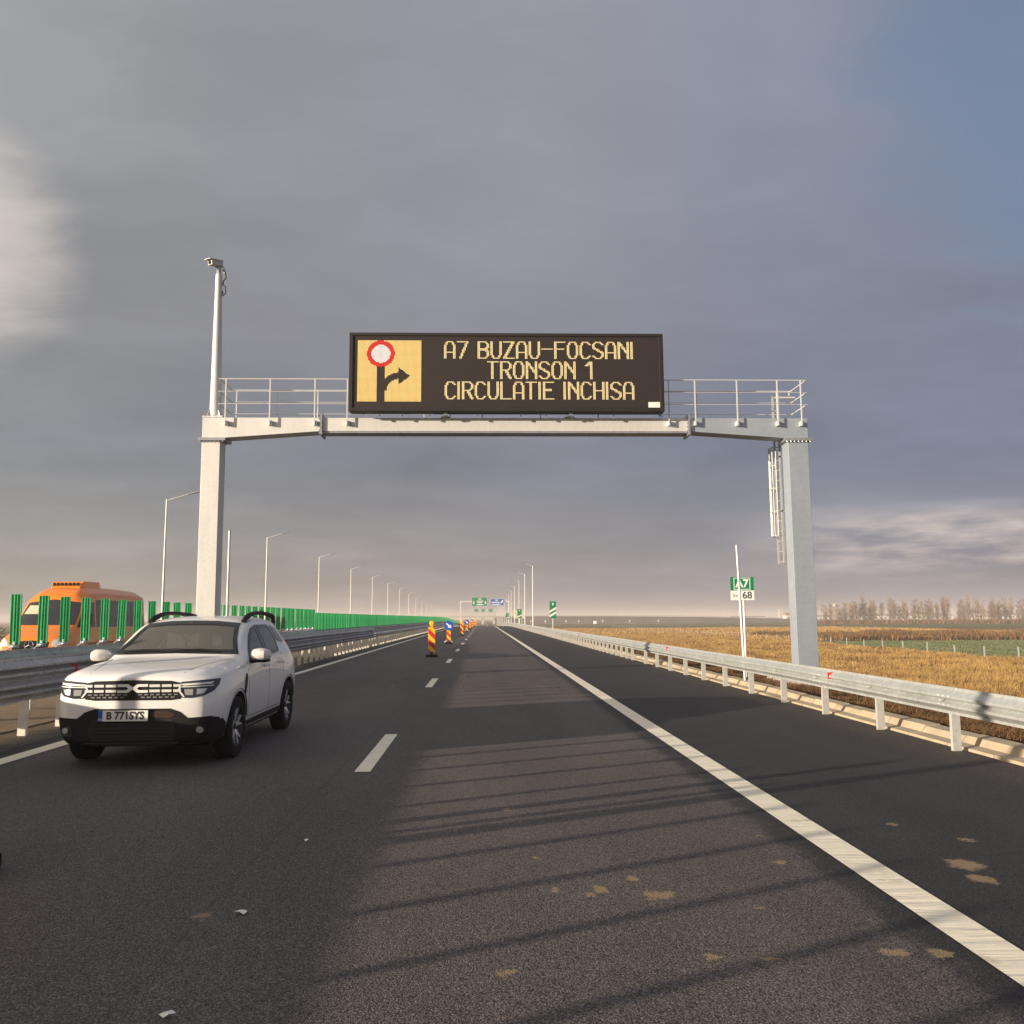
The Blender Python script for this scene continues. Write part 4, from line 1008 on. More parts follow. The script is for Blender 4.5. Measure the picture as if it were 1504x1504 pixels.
# ------------------------------------------------------------------ wheel builder
alloy = mat('alloy_silver', (.72, .72, .72), .32, .45); alloy_dark = mat('alloy_black', (.02, .02, .022), .3, .3)
def make_wheel(parent, loc, side, rad=.345, wid=.215, rim=.222, spokes=5, dark=True):
    e = empty('wheel', loc); e.parent = parent
    q = MB(); hw = wid/2; n = 40
    prof = [(-hw*.78, rim), (-hw*.98, rim+.03), (-hw, rad*.86), (-hw*.93, rad*.95), (-hw*.78, rad), (-hw*.3, rad+.002), (hw*.3, rad+.002), (hw*.78, rad), (hw*.93, rad*.95), (hw, rad*.86), (hw*.98, rim+.03), (hw*.78, rim)]
    rings = [[(x, r*math.cos(2*math.pi*k/n), r*math.sin(2*math.pi*k/n)) for x, r in prof] for k in range(n)]
    q.loft(rings+[rings[0]], closed=True, caps=False); tyr = q.build('tyre', rubber, e, smooth=True)
    s = side; q = MB()
    prof = [(s*hw*.80, rim+.004), (s*hw*.86, rim-.004), (s*hw*.70, rim-.016), (-s*hw*.3, rim-.03), (-s*hw*.3, .0)]
    rings = [[(x, r*math.cos(2*math.pi*k/n), r*math.sin(2*math.pi*k/n)) for x, r in prof] for k in range(n)]
    q.loft(rings+[rings[0]], closed=False, caps=False); rm = q.build('rim', alloy_dark, e, smooth=True)
    q = MB(); qd = MB()
    for k in range(spokes):
        a0 = 2*math.pi*k/spokes+.3
        for da in (-.16, .16):
            P = []
            for (r, w_, x) in ((.035, .018, .52), (.11, .014, .70), (rim-.012, .011, .78)):
                a = a0+da*(r/rim)*1.6; c = Vector((s*hw*x, r*math.cos(a), r*math.sin(a))); tdir = Vector((0, -math.sin(a), math.cos(a)))*w_
                P.append([c-tdir, c+tdir, c+tdir-Vector((s*.022, 0, 0)), c-tdir-Vector((s*.022, 0, 0))])
            q.loft(P)
        a = a0; P = []
        for (r, w_, x) in ((.03, .05, .46), (.11, .045, .62), (.15, .02, .64)):
            c = Vector((s*hw*x, r*math.cos(a), r*math.sin(a))); tdir = Vector((0, -math.sin(a), math.cos(a)))*w_
            P.append([c-tdir, c+tdir, c+tdir-Vector((s*.02, 0, 0)), c-tdir-Vector((s*.02, 0, 0))])
        qd.loft(P)
    q.build('spokes', alloy, rm); qd.cyl((s*hw*.3, 0, 0), (s*hw*.66, 0, 0), .045, .035, 16); qd.build('hub_cap', alloy_dark, rm)
    q = MB(); q.cyl((-s*.01, 0, 0), (s*.01, 0, 0), .14, .14, 24); q.build('brake_disc', zinc_dark, e)
    return e
def well(x, y, z, r, w):
    q = MB(); q.cyl((x-w/2, y, z), (x+w/2, y, z), r, r, 48); o = q.build('c', [dark_void]); return o

# ------------------------------------------------------------------ white SUV
CAR = empty('white_suv', (-3.73, 9.80, 0), label='white suv with black lower bumper and roof rails facing the camera in the left lane', cat='car')
ST = [ # y, then half ring (x,z): bottom centre ... top centre
 (0.00, [(0, .30), (.40, .30), (.56, .33), (.63, .46), (.645, .62), (.63, .78), (.59, .885), (.44, .935), (.24, .955), (0, .96)]),
 (0.05, [(0, .25), (.44, .25), (.68, .28), (.755, .43), (.775, .61), (.76, .79), (.715, .915), (.54, .972), (.27, .995), (0, 1.0)]),
 (0.17, [(0, .22), (.46, .22), (.77, .26), (.84, .42), (.862, .61), (.855, .82), (.815, .955), (.66, 1.012), (.34, 1.028), (0, 1.03)]),
 (0.42, [(0, .21), (.46, .21), (.84, .26), (.892, .42), (.905, .62), (.895, .84), (.855, .99), (.71, 1.048), (.38, 1.058), (0, 1.056)]),
 (0.84, [(0, .20), (.46, .20), (.845, .26), (.898, .42), (.91, .64), (.90, .87), (.868, 1.018), (.74, 1.083), (.42, 1.092), (0, 1.09)]),
 (1.12, [(0, .20), (.46, .20), (.84, .26), (.887, .42), (.90, .64), (.893, .88), (.868, 1.03), (.755, 1.105), (.43, 1.120), (0, 1.12)]),
 (1.26, [(0, .20), (.46, .20), (.835, .26), (.877, .42), (.89, .64), (.883, .87), (.862, 1.035), (.76, 1.125), (.45, 1.155), (0, 1.165)]),
 (1.66, [(0, .20), (.46, .20), (.83, .26), (.872, .42), (.885, .64), (.88, .88), (.868, 1.05), (.690, 1.365), (.42, 1.405), (0, 1.42)]),
 (2.00, [(0, .20), (.46, .20), (.83, .26), (.872, .42), (.885, .64), (.88, .88), (.868, 1.06), (.655, 1.535), (.46, 1.588), (0, 1.603)]),
 (2.60, [(0, .20), (.46, .20), (.83, .26), (.872, .42), (.885, .64), (.88, .89), (.868, 1.075), (.648, 1.572), (.46, 1.622), (0, 1.638)]),
 (3.15, [(0, .20), (.46, .20), (.835, .26), (.878, .42), (.892, .64), (.885, .89), (.868, 1.09), (.642, 1.565), (.45, 1.616), (0, 1.63)]),
 (3.50, [(0, .21), (.46, .21), (.845, .26), (.898, .42), (.91, .64), (.90, .89), (.872, 1.10), (.632, 1.545), (.43, 1.598), (0, 1.612)]),
 (3.85, [(0, .23), (.46, .23), (.835, .28), (.888, .42), (.90, .64), (.89, .89), (.855, 1.11), (.59, 1.50), (.37, 1.565), (0, 1.578)]),
 (4.10, [(0, .27), (.46, .27), (.80, .31), (.865, .44), (.875, .65), (.865, .89), (.815, 1.10), (.57, 1.42), (.36, 1.505), (0, 1.52)]),
 (4.25, [(0, .32), (.44, .32), (.74, .36), (.81, .47), (.825, .66), (.81, .88), (.75, 1.05), (.55, 1.26), (.34, 1.32), (0, 1.33)]),
 (4.33, [(0, .42), (.40, .42), (.62, .44), (.70, .52), (.715, .66), (.70, .84), (.64, .95), (.50, 1.0), (.30, 1.02), (0, 1.02)])]
rows = [[(x, y, z) for x, z in r] for y, r in ST]
wht = paint('white_paint', (.83, .825, .80), (.42, .38, .32))
def pin(x, y, P):
    c = False
    for i in range(len(P)):
        (xa, ya), (xb, yb) = P[i], P[i-1]
        if (ya > y) != (yb > y) and x < (xb-xa)*(y-ya)/(yb-ya)+xa: c = not c
    return c
def shrink(P, d):
    out = []; A = sum(P[i-1][0]*P[i][1]-P[i][0]*P[i-1][1] for i in range(len(P))); sg = 1 if A > 0 else -1
    for i in range(len(P)):
        a, b_, c = Vector(P[i-1]), Vector(P[i]), Vector(P[(i+1) % len(P)])
        n1_ = Vector((-(b_-a).y, (b_-a).x)).normalized()*sg; n2_ = Vector((-(c-b_).y, (c-b_).x)).normalized()*sg
        m_ = (n1_+n2_); m_ = m_.normalized()/max(.5, m_.normalized().dot(n1_)); out.append(tuple(b_+m_*d))
    return out
WS = [(-.745, 1.152), (0, 1.170), (.745, 1.152), (.655, 1.33), (.585, 1.520), (.3, 1.550), (0, 1.556), (-.3, 1.550), (-.585, 1.520), (-.655, 1.33)]
FD = [(1.50, 1.09), (1.64, 1.21), (1.88, 1.38), (2.08, 1.465), (2.30, 1.495), (2.34, 1.10)]
RD = [(2.42, 1.10), (2.40, 1.50), (2.75, 1.50), (3.00, 1.50), (3.13, 1.30), (3.05, 1.15), (2.98, 1.12)]
QW = [(3.22, 1.27), (3.10, 1.49), (3.42, 1.455), (3.62, 1.33), (3.66, 1.25), (3.45, 1.24)]
WS_h, FD_h, RD_h = shrink(WS, .028), shrink(FD, .022), shrink(RD, .022)
def dele(f):
    c = f.calc_center_median(); nn = f.normal
    if f.material_index == 1: return False
    if c.y < 2.2 and nn.y < -.3 and nn.z > .2 and pin(c.x, c.z, WS_h): return True
    if abs(c.x) > .5 and abs(nn.x) > .5 and (pin(c.y, c.z, FD_h) or pin(c.y, c.z, RD_h)): return True
    return False
cuts = [well(s*.80, y, .345, .405, .50) for s in (-1, 1) for y in (.85, 3.51)]
body, bv = body_from_rows(rows, 'body', [wht, dark_void], CAR, sub=4, cut=cuts, delete=dele, repaint=lambda c: c.z < .262 or (c.y < .4 and c.z < .33),
    creases=[('row', 6, 6, 12, .65), ('row', 7, 6, 12, .55), ('row', 6, 0, 5, .45), ('row', 7, 1, 5, .35), ('row', 5, 2, 12, .25), ('row', 2, 0, 15, .4)])
gl_w = glass_mat('windscreen_glass', (.74, .76, .72), .30); gl_s = glass_mat('side_glass', (.50, .58, .58), .18)
frit = mat('frit', (.012, .012, .012), .25)
def ring_panel(name, P, Pi, axis, side, mt, par, off):
    k = len(P); o = None; qs_ = []
    vsall = MB()
    for i in range(k):
        quad = [P[i], P[(i+1) % k], Pi[(i+1) % k], Pi[i]]
        L = max(2, int((Vector(P[i])-Vector(P[(i+1) % k])).length/.05)); grid = []
        for a in range(L+1):
            for c in range(3):
                p = Vector(quad[0]).lerp(Vector(quad[1]), a/L).lerp(Vector(quad[3]).lerp(Vector(quad[2]), a/L), c/2)
                if axis == 'x': o_, d = Vector((side*3, p.x, p.y)), Vector((-side, 0, 0))
                else: o_, d = Vector((p.x, -3, p.y)), Vector((0, 1, 0))
                h, nn, _, _ = bv.ray_cast(o_, d)
                if h is None: h, nn = Vector((0, 2, 1)), Vector((0, 0, 1))
                if nn.dot(d) > 0: nn = -nn
                grid.append(h+nn*off)
        vsall.add(grid, [(a*3+c, a*3+c+1, (a+1)*3+c+1, (a+1)*3+c) for a in range(L) for c in range(2)])
    o = vsall.build(name, mt, par, fixn=True); return o
wsg = panel('windscreen', WS, 'y', -1, bv, gl_w, CAR, off=.004, step=.08, thick=.0)
ring_panel('windscreen_surround', WS, shrink(WS, .048), 'y', -1, frit, wsg, .009)
for s in (-1, 1):
    for P, nm in ((FD, 'side_window'), (RD, 'side_window')):
        w_ = panel(nm, P, 'x', s, bv, gl_s, CAR, off=.004, step=.08, thick=.0)
        ring_panel('window_trim', P, shrink(P, .042), 'x', s, frit, w_, .008)
    panel('quarter_window', QW, 'x', s, bv, black_gl, CAR, off=.005, step=.06, rnd=.03)
    panel('pillar_trim', [(2.335, 1.10), (2.425, 1.10), (2.405, 1.50), (2.295, 1.50)], 'x', s, bv, black_gl, CAR, off=.006, step=.06)
# interior
seat_m = mat('seat_cloth', (.10, .10, .105), .9); dash_m = mat('dashboard_plastic', (.055, .052, .05), .7)
q = MB(); q.prism([(1.10, 1.02), (1.30, 1.10), (1.62, 1.08), (1.72, .98), (1.70, .6), (1.10, .6)], 'x', -.74, .74); q.build('dashboard', dash_m, CAR, bevel=.02)
for x, y in ((-.36, 2.25), (.36, 2.25), (-.42, 3.05), (.42, 3.05), (0, 3.05)):
    sb_ = empty('seat', (x, y, .5)); sb_.parent = CAR
    q = MB(); q.loft([[(-w_, yy_, zz_), (w_, yy_, zz_), (w_, yy_+.13, zz_), (-w_, yy_+.13, zz_)] for w_, yy_, zz_ in ((.22, 0, 0), (.24, .03, .2), (.23, .08, .45), (.17, .14, .66))]); q.build('seat_back', seat_m, sb_, bevel=.03)
    q = MB(); q.box(-.12, .12, .12, .21, .70, .90); q.box(-.02, .02, .15, .17, .64, .70); q.build('headrest', seat_m, sb_, bevel=.03)
    q = MB(); q.box(-.24, .24, -.42, .02, -.1, .02); q.build('cushion', seat_m, sb_, bevel=.03)
q = MB(); pts = [(.36+.18*math.cos(a), 1.80-.05*math.sin(a), .98+.18*math.sin(a)) for a in [k*math.pi/12 for k in range(25)]]; q.tube(pts, .014, 6); q.cyl((.36, 1.81, .98), (.36, 1.70, .93), .05, .04, 10)
for a in (0, math.pi, -math.pi/2): q.cyl((.36, 1.80, .98), (.36+.17*math.cos(a), 1.8, .98+.17*math.sin(a)), .012, None, 6)
q.build('steering_wheel', dash_m, CAR, smooth=True)
q = MB(); q.box(-.11, .11, 1.86, 1.89, 1.42, 1.48); q.box(-.015, .015, 1.88, 1.92, 1.47, 1.54); q.build('rear_view_mirror', dash_m, CAR, bevel=.008)
q = MB(); q.prism([(.055, 1.365), (.02, 1.40), (-.02, 1.40), (-.055, 1.365), (-.04, 1.32), (0, 1.29), (.04, 1.32)], 'y', 1.66, 1.664); q.build('sticker', mat('pale_sticker', (.5, .5, .45), .6), CAR)
q = MB(); q.box(-.80, .80, 1.2, 3.9, .42, .45); q.build('cabin_floor', dash_m, CAR)
# front lamps and grille
chr_w = mat('bright_plastic', (.74, .74, .72), .35, .1)
grl = panel('grille', [(-.50, .735), (-.40, .722), (.40, .722), (.50, .735), (.53, .80), (.49, .905), (.40, .925), (0, .935), (-.40, .925), (-.49, .905), (-.53, .80)], 'y', -1, bv, black_pl, CAR, off=.004, step=.05)
def fbar(P, nm, mt, par, off=.016, step=.06): return panel(nm, P, 'y', -1, bv, mt, par, off=off, step=step, thick=.014)
for s in (-1, 1):
    for (a, c) in ((.175, .285), (.305, .405), (.425, .505)):
        for (z0_, z1_) in ((.862, .889), (.808, .835)):
            P = [(s*a, z0_), (s*c, z0_), (s*c, z1_), (s*a, z1_)]
            fbar(P if s > 0 else P[::-1], 'grille_bar', chr_w, grl)
    # interlocking emblem half
    P = [(.160, .893), (.050, .893), (0.004, .862), (.004, .836), (.050, .804), (.160, .804), (.160, .831), (.066, .831), (.044, .849), (.066, .866), (.160, .866)]
    P = [(s*a, c) for a, c in P]; fbar(P if s > 0 else P[::-1], 'emblem', sign_white, grl, off=.02, step=.2)
    for k in range(7):
        a = .06+.062*k
        for zz, o_ in ((.782, 0), (.755, .03)):
            P = [(s*(a+o_), zz-.007), (s*(a+.04+o_), zz-.005), (s*(a+.04+o_), zz+.005), (s*(a+o_), zz+.007)]
            if a+o_ < .45: fbar(P if s > 0 else P[::-1], 'grille_mesh', mat('grey_plastic', (.22, .21, .20), .5), grl, off=.010)
    hl_m = mat('headlamp_housing', (.045, .05, .062), .10, .1)
    P = [(s*a, c) for a, c in [(.455, .82), (.52, .745), (.62, .742), (.74, .765), (.815, .81), (.842, .87), (.842, .935), (.70, .925), (.50, .912)]]
    hl = panel('headlight', P if s > 0 else P[::-1], 'y', -1, bv, hl_m, CAR, off=.005, step=.03, rnd=.012)
    def hp(P, nm, mt, off=.008):
        P = [(s*a, c) for a, c in P]; panel(nm, P if s > 0 else P[::-1], 'y', -1, bv, mt, hl, off=off, step=.04, thick=.006)
    hp([(.550, .775), (.628, .772), (.628, .835), (.535, .835)], 'projector', mat('lamp_chrome', (.66, .66, .66), .18, .6))
    hp([(.665, .778), (.73, .79), (.76, .838), (.665, .838)], 'reflector', mat('lamp_chrome', (.66, .66, .66), .18, .6))
    hp([(.49, .872), (.79, .885), (.805, .905), (.50, .892)], 'light_bar', sign_white, .010)
    hp([(.470, .822), (.53, .752), (.545, .755), (.49, .83), (.50, .855), (.81, .862), (.80, .87), (.485, .866)], 'light_bar', sign_white, .010)
# black lower bumper
LB = [(-.895, .25), (-.895, .50), (-.80, .545), (-.58, .535), (-.50, .60), (-.40, .635), (.40, .635), (.50, .60), (.58, .535), (.80, .545), (.895, .50), (.895, .25), (.5, .235), (-.5, .235)]
lb = panel('lower_bumper', LB[::-1], 'y', -1, bv, black_pl, CAR, off=.006, step=.035)
fbar([(-.42, .30), (.42, .30), (.46, .40), (.42, .52), (-.42, .52), (-.46, .40)], 'lower_grille', mat('grille_dark', (.008, .008, .009), .6), lb, off=.009)
for z_ in (.335, .375, .415, .455, .495): fbar([(-.41, z_-.005), (.41, z_-.005), (.41, z_+.005), (-.41, z_+.005)], 'grille_slat', black_pl, lb, off=.016)
fbar([(.17, .55), (.40, .535), (.46, .57), (.38, .61), (.17, .612)], 'plate_recess', mat('brown_gloss', (.06, .04, .03), .2), lb, off=.010)
fbar([(-.44, .255), (.44, .255), (.50, .285), (-.50, .285)], 'skid_plate', mat('dark_grey', (.05, .05, .052), .5), lb, off=.012)
for s in (-1, 1):
    P = [(s*.62, .345), (s*.79, .36), (s*.79, .455), (s*.62, .455)]; fb = fbar(P if s > 0 else P[::-1], 'fog_lamp_recess', black_gl, lb, off=.010)
    P = [(s*.70+.032*math.cos(a), .41+.032*math.sin(a)) for a in [k*math.pi/8 for k in range(16)]]
    fbar(P, 'fog_lamp', mat('fog_glass', (.62, .63, .62), .15, .4), CAR, off=.022)
    # side trims
    def sp_(P, nm, mt, par=CAR, off=.008, **k):
        return panel(nm, P, 'x', s, bv, mt, par, off=off, **k)
    sp_([(.12, .24), (.12, .50), (.30, .50), (.40, .44), (.46, .30), (.46, .24)], 'bumper_corner', black_pl, step=.03, off=.007)
    sp_([(1.22, .25), (1.24, .36), (3.10, .375), (3.14, .25)], 'sill', black_pl, step=.06, off=.012)
    # wheel arch lips
    for yc, a0, a1 in ((.85, .06, .98), (3.51, .06, .94)):
        q = MB(); n_ = 26; rin, ro = .398, .432; grid = []
        for k in range(n_+1):
            a = math.pi*(a0+(a1-a0)*k/n_)
            for r_ in (rin, ro):
                yy, zz = yc+r_*math.cos(a), .345+r_*math.sin(a); h, nn, _, _ = bv.ray_cast(Vector((s*3, yy, zz)), Vector((-s, 0, 0)))
                if h is None or abs(h.x) < .6: h = Vector((s*.86, yy, zz)); nn = Vector((s, 0, 0))
                if abs(nn.x) < .3: nn = Vector((s, 0, 0))
                grid.append(h+Vector((s*.010, 0, 0)))
        q.add(grid, [(2*k, 2*k+1, 2*k+3, 2*k+2) for k in range(n_)]); q.build('wheel_arch_trim', black_pl, CAR)
    sp_([(1.10, .70), (1.14, .71), (1.20, .80), (1.245, .90), (1.215, .93), (1.15, .86), (1.10, .77)], 'fender_vent', black_pl, step=.04, off=.012)
    # door seams and handles
    for P in ([(1.345, .40), (1.352, .40), (1.352, 1.06), (1.345, 1.06)], [(2.385, .40), (2.392, .40), (2.392, 1.08), (2.385, 1.08)], [(1.35, .40), (3.0, .40), (3.0, .406), (1.35, .406)], [(3.20, .78), (3.207, .78), (3.15, 1.12), (3.143, 1.12)]):
        sp_(P, 'door_seam', dark_void, step=.08, off=.0015, thick=.0)
    for y_ in (2.18, 3.02):
        q = MB(); h, nn, _, _ = bv.ray_cast(Vector((s*3, y_, .98)), Vector((-s, 0, 0))); X = h.x
        q.box(-.1, .1, -.012, .012, -.018, .018, Matrix.Translation((X+s*.03, y_, .985)) @ Matrix.Rotation(math.pi/2, 4, 'Z')); q.build('door_handle', wht, CAR, bevel=.008)
    # mirrors
    mr = empty('mirror', (s*.975, 1.52, 1.125)); mr.parent = CAR; mr.scale = (1.05, 1.0, 1.05)
    q = MB(); rings = []
    for t_, r_ in ((-.115, .35), (-.08, .85), (-.02, 1.0), (.06, .97), (.10, .7), (.12, .3)):
        rings.append([(t_*s, -.045*r_+(.07 if math.sin(a) and math.cos(a) > 0 else -.05)*0+.09*r_*math.cos(a), .078*r_*math.sin(a)+.012) for a in [k*math.pi/8 for k in range(16)]])
    q.loft(rings); q.build('mirror_shell', wht, mr, smooth=True, )
    q = MB(); rings = []
    for t_, r_ in ((-.12, .5), (-.07, .95), (.06, .95), (.11, .5)):
        rings.append([(t_*s, -.03+.085*r_*math.cos(a), -.052+.028*r_*math.sin(a)) for a in [k*math.pi/6 for k in range(12)]])
    q.loft(rings); q.cyl((-s*.04, 0, -.05), (-s*.14, .01, -.06), .03, .04, 8); q.build('mirror_base', black_pl, mr, smooth=True)
    # roof rails
    q = MB(); pts = [(s*.60, 2.06, 1.545), (s*.60, 2.20, 1.595), (s*.595, 2.42, 1.638), (s*.59, 2.7, 1.662), (s*.585, 3.1, 1.662), (s*.58, 3.55, 1.640), (s*.57, 3.78, 1.62), (s*.575, 3.88, 1.53)]
    q.tube(pts, [.03, .038, .034, .026, .026, .034, .038, .03], 8); q.build('roof_rail', black_pl, CAR, smooth=True)
# plate
pl_ = empty('number_plate', (-.08, -.015, .565)); pl_.parent = CAR
h = bv.ray_cast(Vector((-.08, -3, .565)), Vector((0, 1, 0)))[0]; pl_.location.y = h.y-.03
q = MB(); q.box(-.27, .27, -.002, .012, -.067, .067); q.build('plate_holder', black_pl, pl_, bevel=.004)
q = MB(); q.box(-.26, .26, -.008, -.003, -.056, .056); q.build('plate', sign_white, pl_, bevel=.002)
q = MB(); q.box(-.259, -.215, -.0105, -.0085, -.055, .055); q.build('country_band', sign_blue, pl_)
text_obj('text', 'B 771SYS', .112, ink, pl_, (.022, -.010, 0), sx=.92, bold=.0035)
q = MB(); q.prism([(.0115, .043), (-.002, .031), (-.002, .023), (.0115, .034)], 'y', -.0115, -.0105); q.build('digit_flag', ink, pl_)
text_obj('text', 'RO', .03, sign_white, pl_, (-.237, -.0125, -.038))
# hood crease line, wipers
q = MB(); 
for s in (-1, 1):
    pts = []
    for k in range(9):
        y_ = .12+k*.13; x_ = s*(.50+.20*(k/8)**1.2); hh = bv.ray_cast(Vector((x_, y_, 3)), Vector((0, 0, -1)))[0]; pts.append(hh+Vector((0, 0, -.002)))
    q.tube(pts, .0045, 5)
q.build('hood_seam', dark_void, CAR)
for x0_, x1_ in ((-.05, .55), (-.62, -.02)):
    q = MB(); pts = []
    for k in range(6):
        t_ = k/5; x_ = x0_+(x1_-x0_)*t_; zz = 1.175+.03*math.sin(t_*3); hh = bv.ray_cast(Vector((x_, -3, zz)), Vector((0, 1, 0)))[0]; pts.append(hh+Vector((0, -.025, .012)))
    q.tube(pts, .008, 5); q.build('wiper', black_pl, CAR)
q = MB(); hh = bv.ray_cast(Vector((-.12, .85, 3)), Vector((0, 0, -1)))[0]; q.box(-.03, .03, -.008, .008, -.002, .008, Matrix.Translation(Vector((-.14, .98, hh.z)))); q.build('washer_jet', black_pl, CAR)
for s in (-1, 1):
    for y_ in (.85, 3.51): make_wheel(CAR, (s*.795, y_, .345), s)
q = MB(); q.box(-.72, .72, .35, 4.0, .205, .30); q.box(-.6, .6, .8, .9, .15, .33); q.box(-.6, .6, 3.46, 3.56, .15, .33); q.build('chassis', dark_void, CAR)

# ------------------------------------------------------------------ minibus
def minibus(name, col, loc, rzz, label, roofbox=True):
    B = empty(name, loc, rzz, label=label, cat='minibus')
    pm = paint('paint_'+name, col, tuple(c*.6 for c in col))
    L = 6.9
    S = [(0.00, [(0, .45), (.5, .45), (.80, .50), (.86, .62), (.87, .75), (.84, .86), (.78, .95), (.5, .98), (0, 1.0)]),
         (0.10, [(0, .38), (.5, .38), (.88, .44), (.94, .60), (.95, .78), (.93, .93), (.86, 1.03), (.5, 1.08), (0, 1.10)]),
         (0.45, [(0, .34), (.5, .34), (.93, .40), (.985, .60), (.99, .85), (.97, 1.05), (.91, 1.17), (.5, 1.24), (0, 1.26)]),
         (0.95, [(0, .34), (.5, .34), (.95, .40), (.99, .60), (.995, .90), (.985, 1.15), (.93, 1.38), (.52, 1.46), (0, 1.48)]),
         (1.30, [(0, .34), (.5, .34), (.95, .40), (.99, .60), (.995, .90), (.985, 1.20), (.90, 1.78), (.54, 1.90), (0, 1.92)]),
         (1.62, [(0, .34), (.5, .34), (.95, .40), (.99, .60), (.995, .90), (.985, 1.20), (.88, 2.18), (.56, 2.36), (0, 2.38)]),
         (1.95, [(0, .34), (.5, .34), (.95, .40), (.99, .60), (.995, .90), (.985, 1.20), (.87, 2.38), (.58, 2.58), (0, 2.62)]),
         (2.50, [(0, .34), (.5, .34), (.95, .40), (.99, .60), (.995, .90), (.985, 1.20), (.87, 2.46), (.58, 2.66), (0, 2.70)]),
         (4.50, [(0, .34), (.5, .34), (.95, .40), (.99, .60), (.995, .90), (.985, 1.20), (.87, 2.46), (.58, 2.66), (0, 2.70)]),
         (6.40, [(0, .36), (.5, .36), (.95, .42), (.99, .60), (.995, .90), (.985, 1.20), (.87, 2.42), (.58, 2.62), (0, 2.66)]),
         (6.82, [(0, .42), (.5, .42), (.90, .46), (.96, .62), (.975, .90), (.96, 1.20), (.855, 2.39), (.56, 2.57), (0, 2.60)]),
         (6.90, [(0, .55), (.4, .55), (.76, .60), (.82, .70), (.84, .90), (.83, 1.20), (.72, 2.20), (.45, 2.34), (0, 2.36)])]
    rw = [[(x, y, z) for x, z in r] for y, r in S]
    cu = [well(s*.88, y, .36, .43, .46) for s in (-1, 1) for y in (1.15, 5.2)]
    bd, bvb = body_from_rows(rw, 'body', [pm, dark_void], B, sub=3, cut=cu, creases=[('row', 6, 3, 11, .75), ('row', 7, 5, 10, .55), ('row', 5, 2, 11, .5), ('row', 2, 0, 11, .4), ('st', 10, 0, 8, .5), ('st', 5, 6, 8, .3)])
    wg = mat('bus_glass', (.035, .035, .04), .06); 
    panel('windscreen', [(-.88, 1.44), (.88, 1.44), (.86, 1.8), (.80, 2.14), (0, 2.24), (-.80, 2.14), (-.86, 1.8)], 'y', -1, bvb, wg, B, off=.006, step=.12, rnd=.05)
    for s in (-1, 1):
        panel('side_window', [(1.02, 1.36), (1.42, 1.88), (1.60, 2.10), (2.28, 2.16), (2.28, 1.36)], 'x', s, bvb, wg, B, off=.007, step=.15, rnd=.05)
        panel('side_window', [(2.40, 1.36), (2.40, 2.24), (6.45, 2.24), (6.72, 1.36)], 'x', s, bvb, wg, B, off=.007, step=.2, rnd=.08)
        for y_ in (3.4, 4.4, 5.4): panel('window_divider', [(y_, 1.37), (y_+.03, 1.37), (y_+.03, 2.23), (y_, 2.23)], 'x', s, bvb, black_pl, B, off=.010, step=.3)
        panel('side_moulding', [(1.7, .80), (4.7, .80), (4.7, .88), (1.7, .88)], 'x', s, bvb, mat('orange_dark', tuple(c*.5 for c in col), .5), B, off=.012, step=.4)
        for y_ in (2.33, 3.30): panel('door_seam', [(y_, .5), (y_+.01, .5), (y_+.01, 1.34), (y_, 1.34)], 'x', s, bvb, dark_void, B, off=.002, step=.4, thick=0)
        P = [(s*.62, .82), (s*.90, .84), (s*.93, 1.0), (s*.90, 1.10), (s*.66, .98)]
        panel('headlight', P if s > 0 else P[::-1], 'y', -1, bvb, mat('bus_lamp', (.75, .76, .76), .15, .3), B, off=.008, step=.08, rnd=.02)
        mr = empty('mirror', (s*1.13, 1.35, 1.62)); mr.parent = B
        q = MB(); q.box(-.09, .09, -.05, .05, -.18, .18); q.build('mirror_shell', black_pl, mr, bevel=.03)
        q = MB(); q.cyl((-s*.05, .02, -.12), (-s*.22, .05, -.2), .02); q.build('mirror_arm', black_pl, mr)
        for y_ in (1.15, 5.2): make_wheel(B, (s*.86, y_, .35), s, rad=.35, wid=.22, rim=.20, spokes=6)
    panel('grille', [(-.5, .72), (.5, .72), (.56, .95), (0, 1.0), (-.56, .95)], 'y', -1, bvb, black_gl, B, off=.008, step=.1)
    panel('bumper', [(-.86, .46), (.86, .46), (.86, .66), (-.86, .66)], 'y', -1, bvb, black_pl, B, off=.008, step=.1, rnd=.03)
    hh = bvb.ray_cast(Vector((0, -3, .86)), Vector((0, 1, 0)))[0]
    q = MB(); y_ = hh.y-.04; pts = [(.13*math.cos(a), y_, .86+.13*math.sin(a)) for a in [k*math.pi/10 for k in range(21)]]; q.tube(pts, .012, 6)
    for a in (90, 210, 330): q.cyl((0, y_, .86), (.12*math.cos(R(a)), y_, .86+.12*math.sin(R(a))), .018, .006, 6)
    q.build('front_badge', chrome, B)
    if col[0] > .6:
        panel('windscreen_card', [(-.80, 1.78), (-.35, 1.78), (-.28, 2.05), (-.72, 2.05)], 'y', -1, bvb, mat('card', (.55, .52, .36), .7), B, off=.012, step=.2)
    q = MB(); q.loft([[(-.5*a, y, z), (.5*a, y, z), (.5*a, y, 2.6), (-.5*a, y, 2.6)] for y, z, a in ((2.2, 2.64, .9), (2.4, 2.84, 1), (3.6, 2.86, 1), (3.9, 2.66, .9))])
    ac = q.build('roof_unit', pm, B, bevel=.03)
    q = MB()
    for k in range(7): q.box(-.42+.125*k, -.36+.125*k, 2.24, 2.30, 2.70, 2.80)
    q.build('vents', black_pl, ac)
    q = MB(); q.box(-.85, .85, .4, 6.6, .30, .42); q.build('chassis', dark_void, B)
    return B
minibus('orange_minibus', (.90, .235, .003), (-13.45, 27.2, 0), R(1), 'orange minibus with a roof unit on the opposite carriageway behind the green panels')

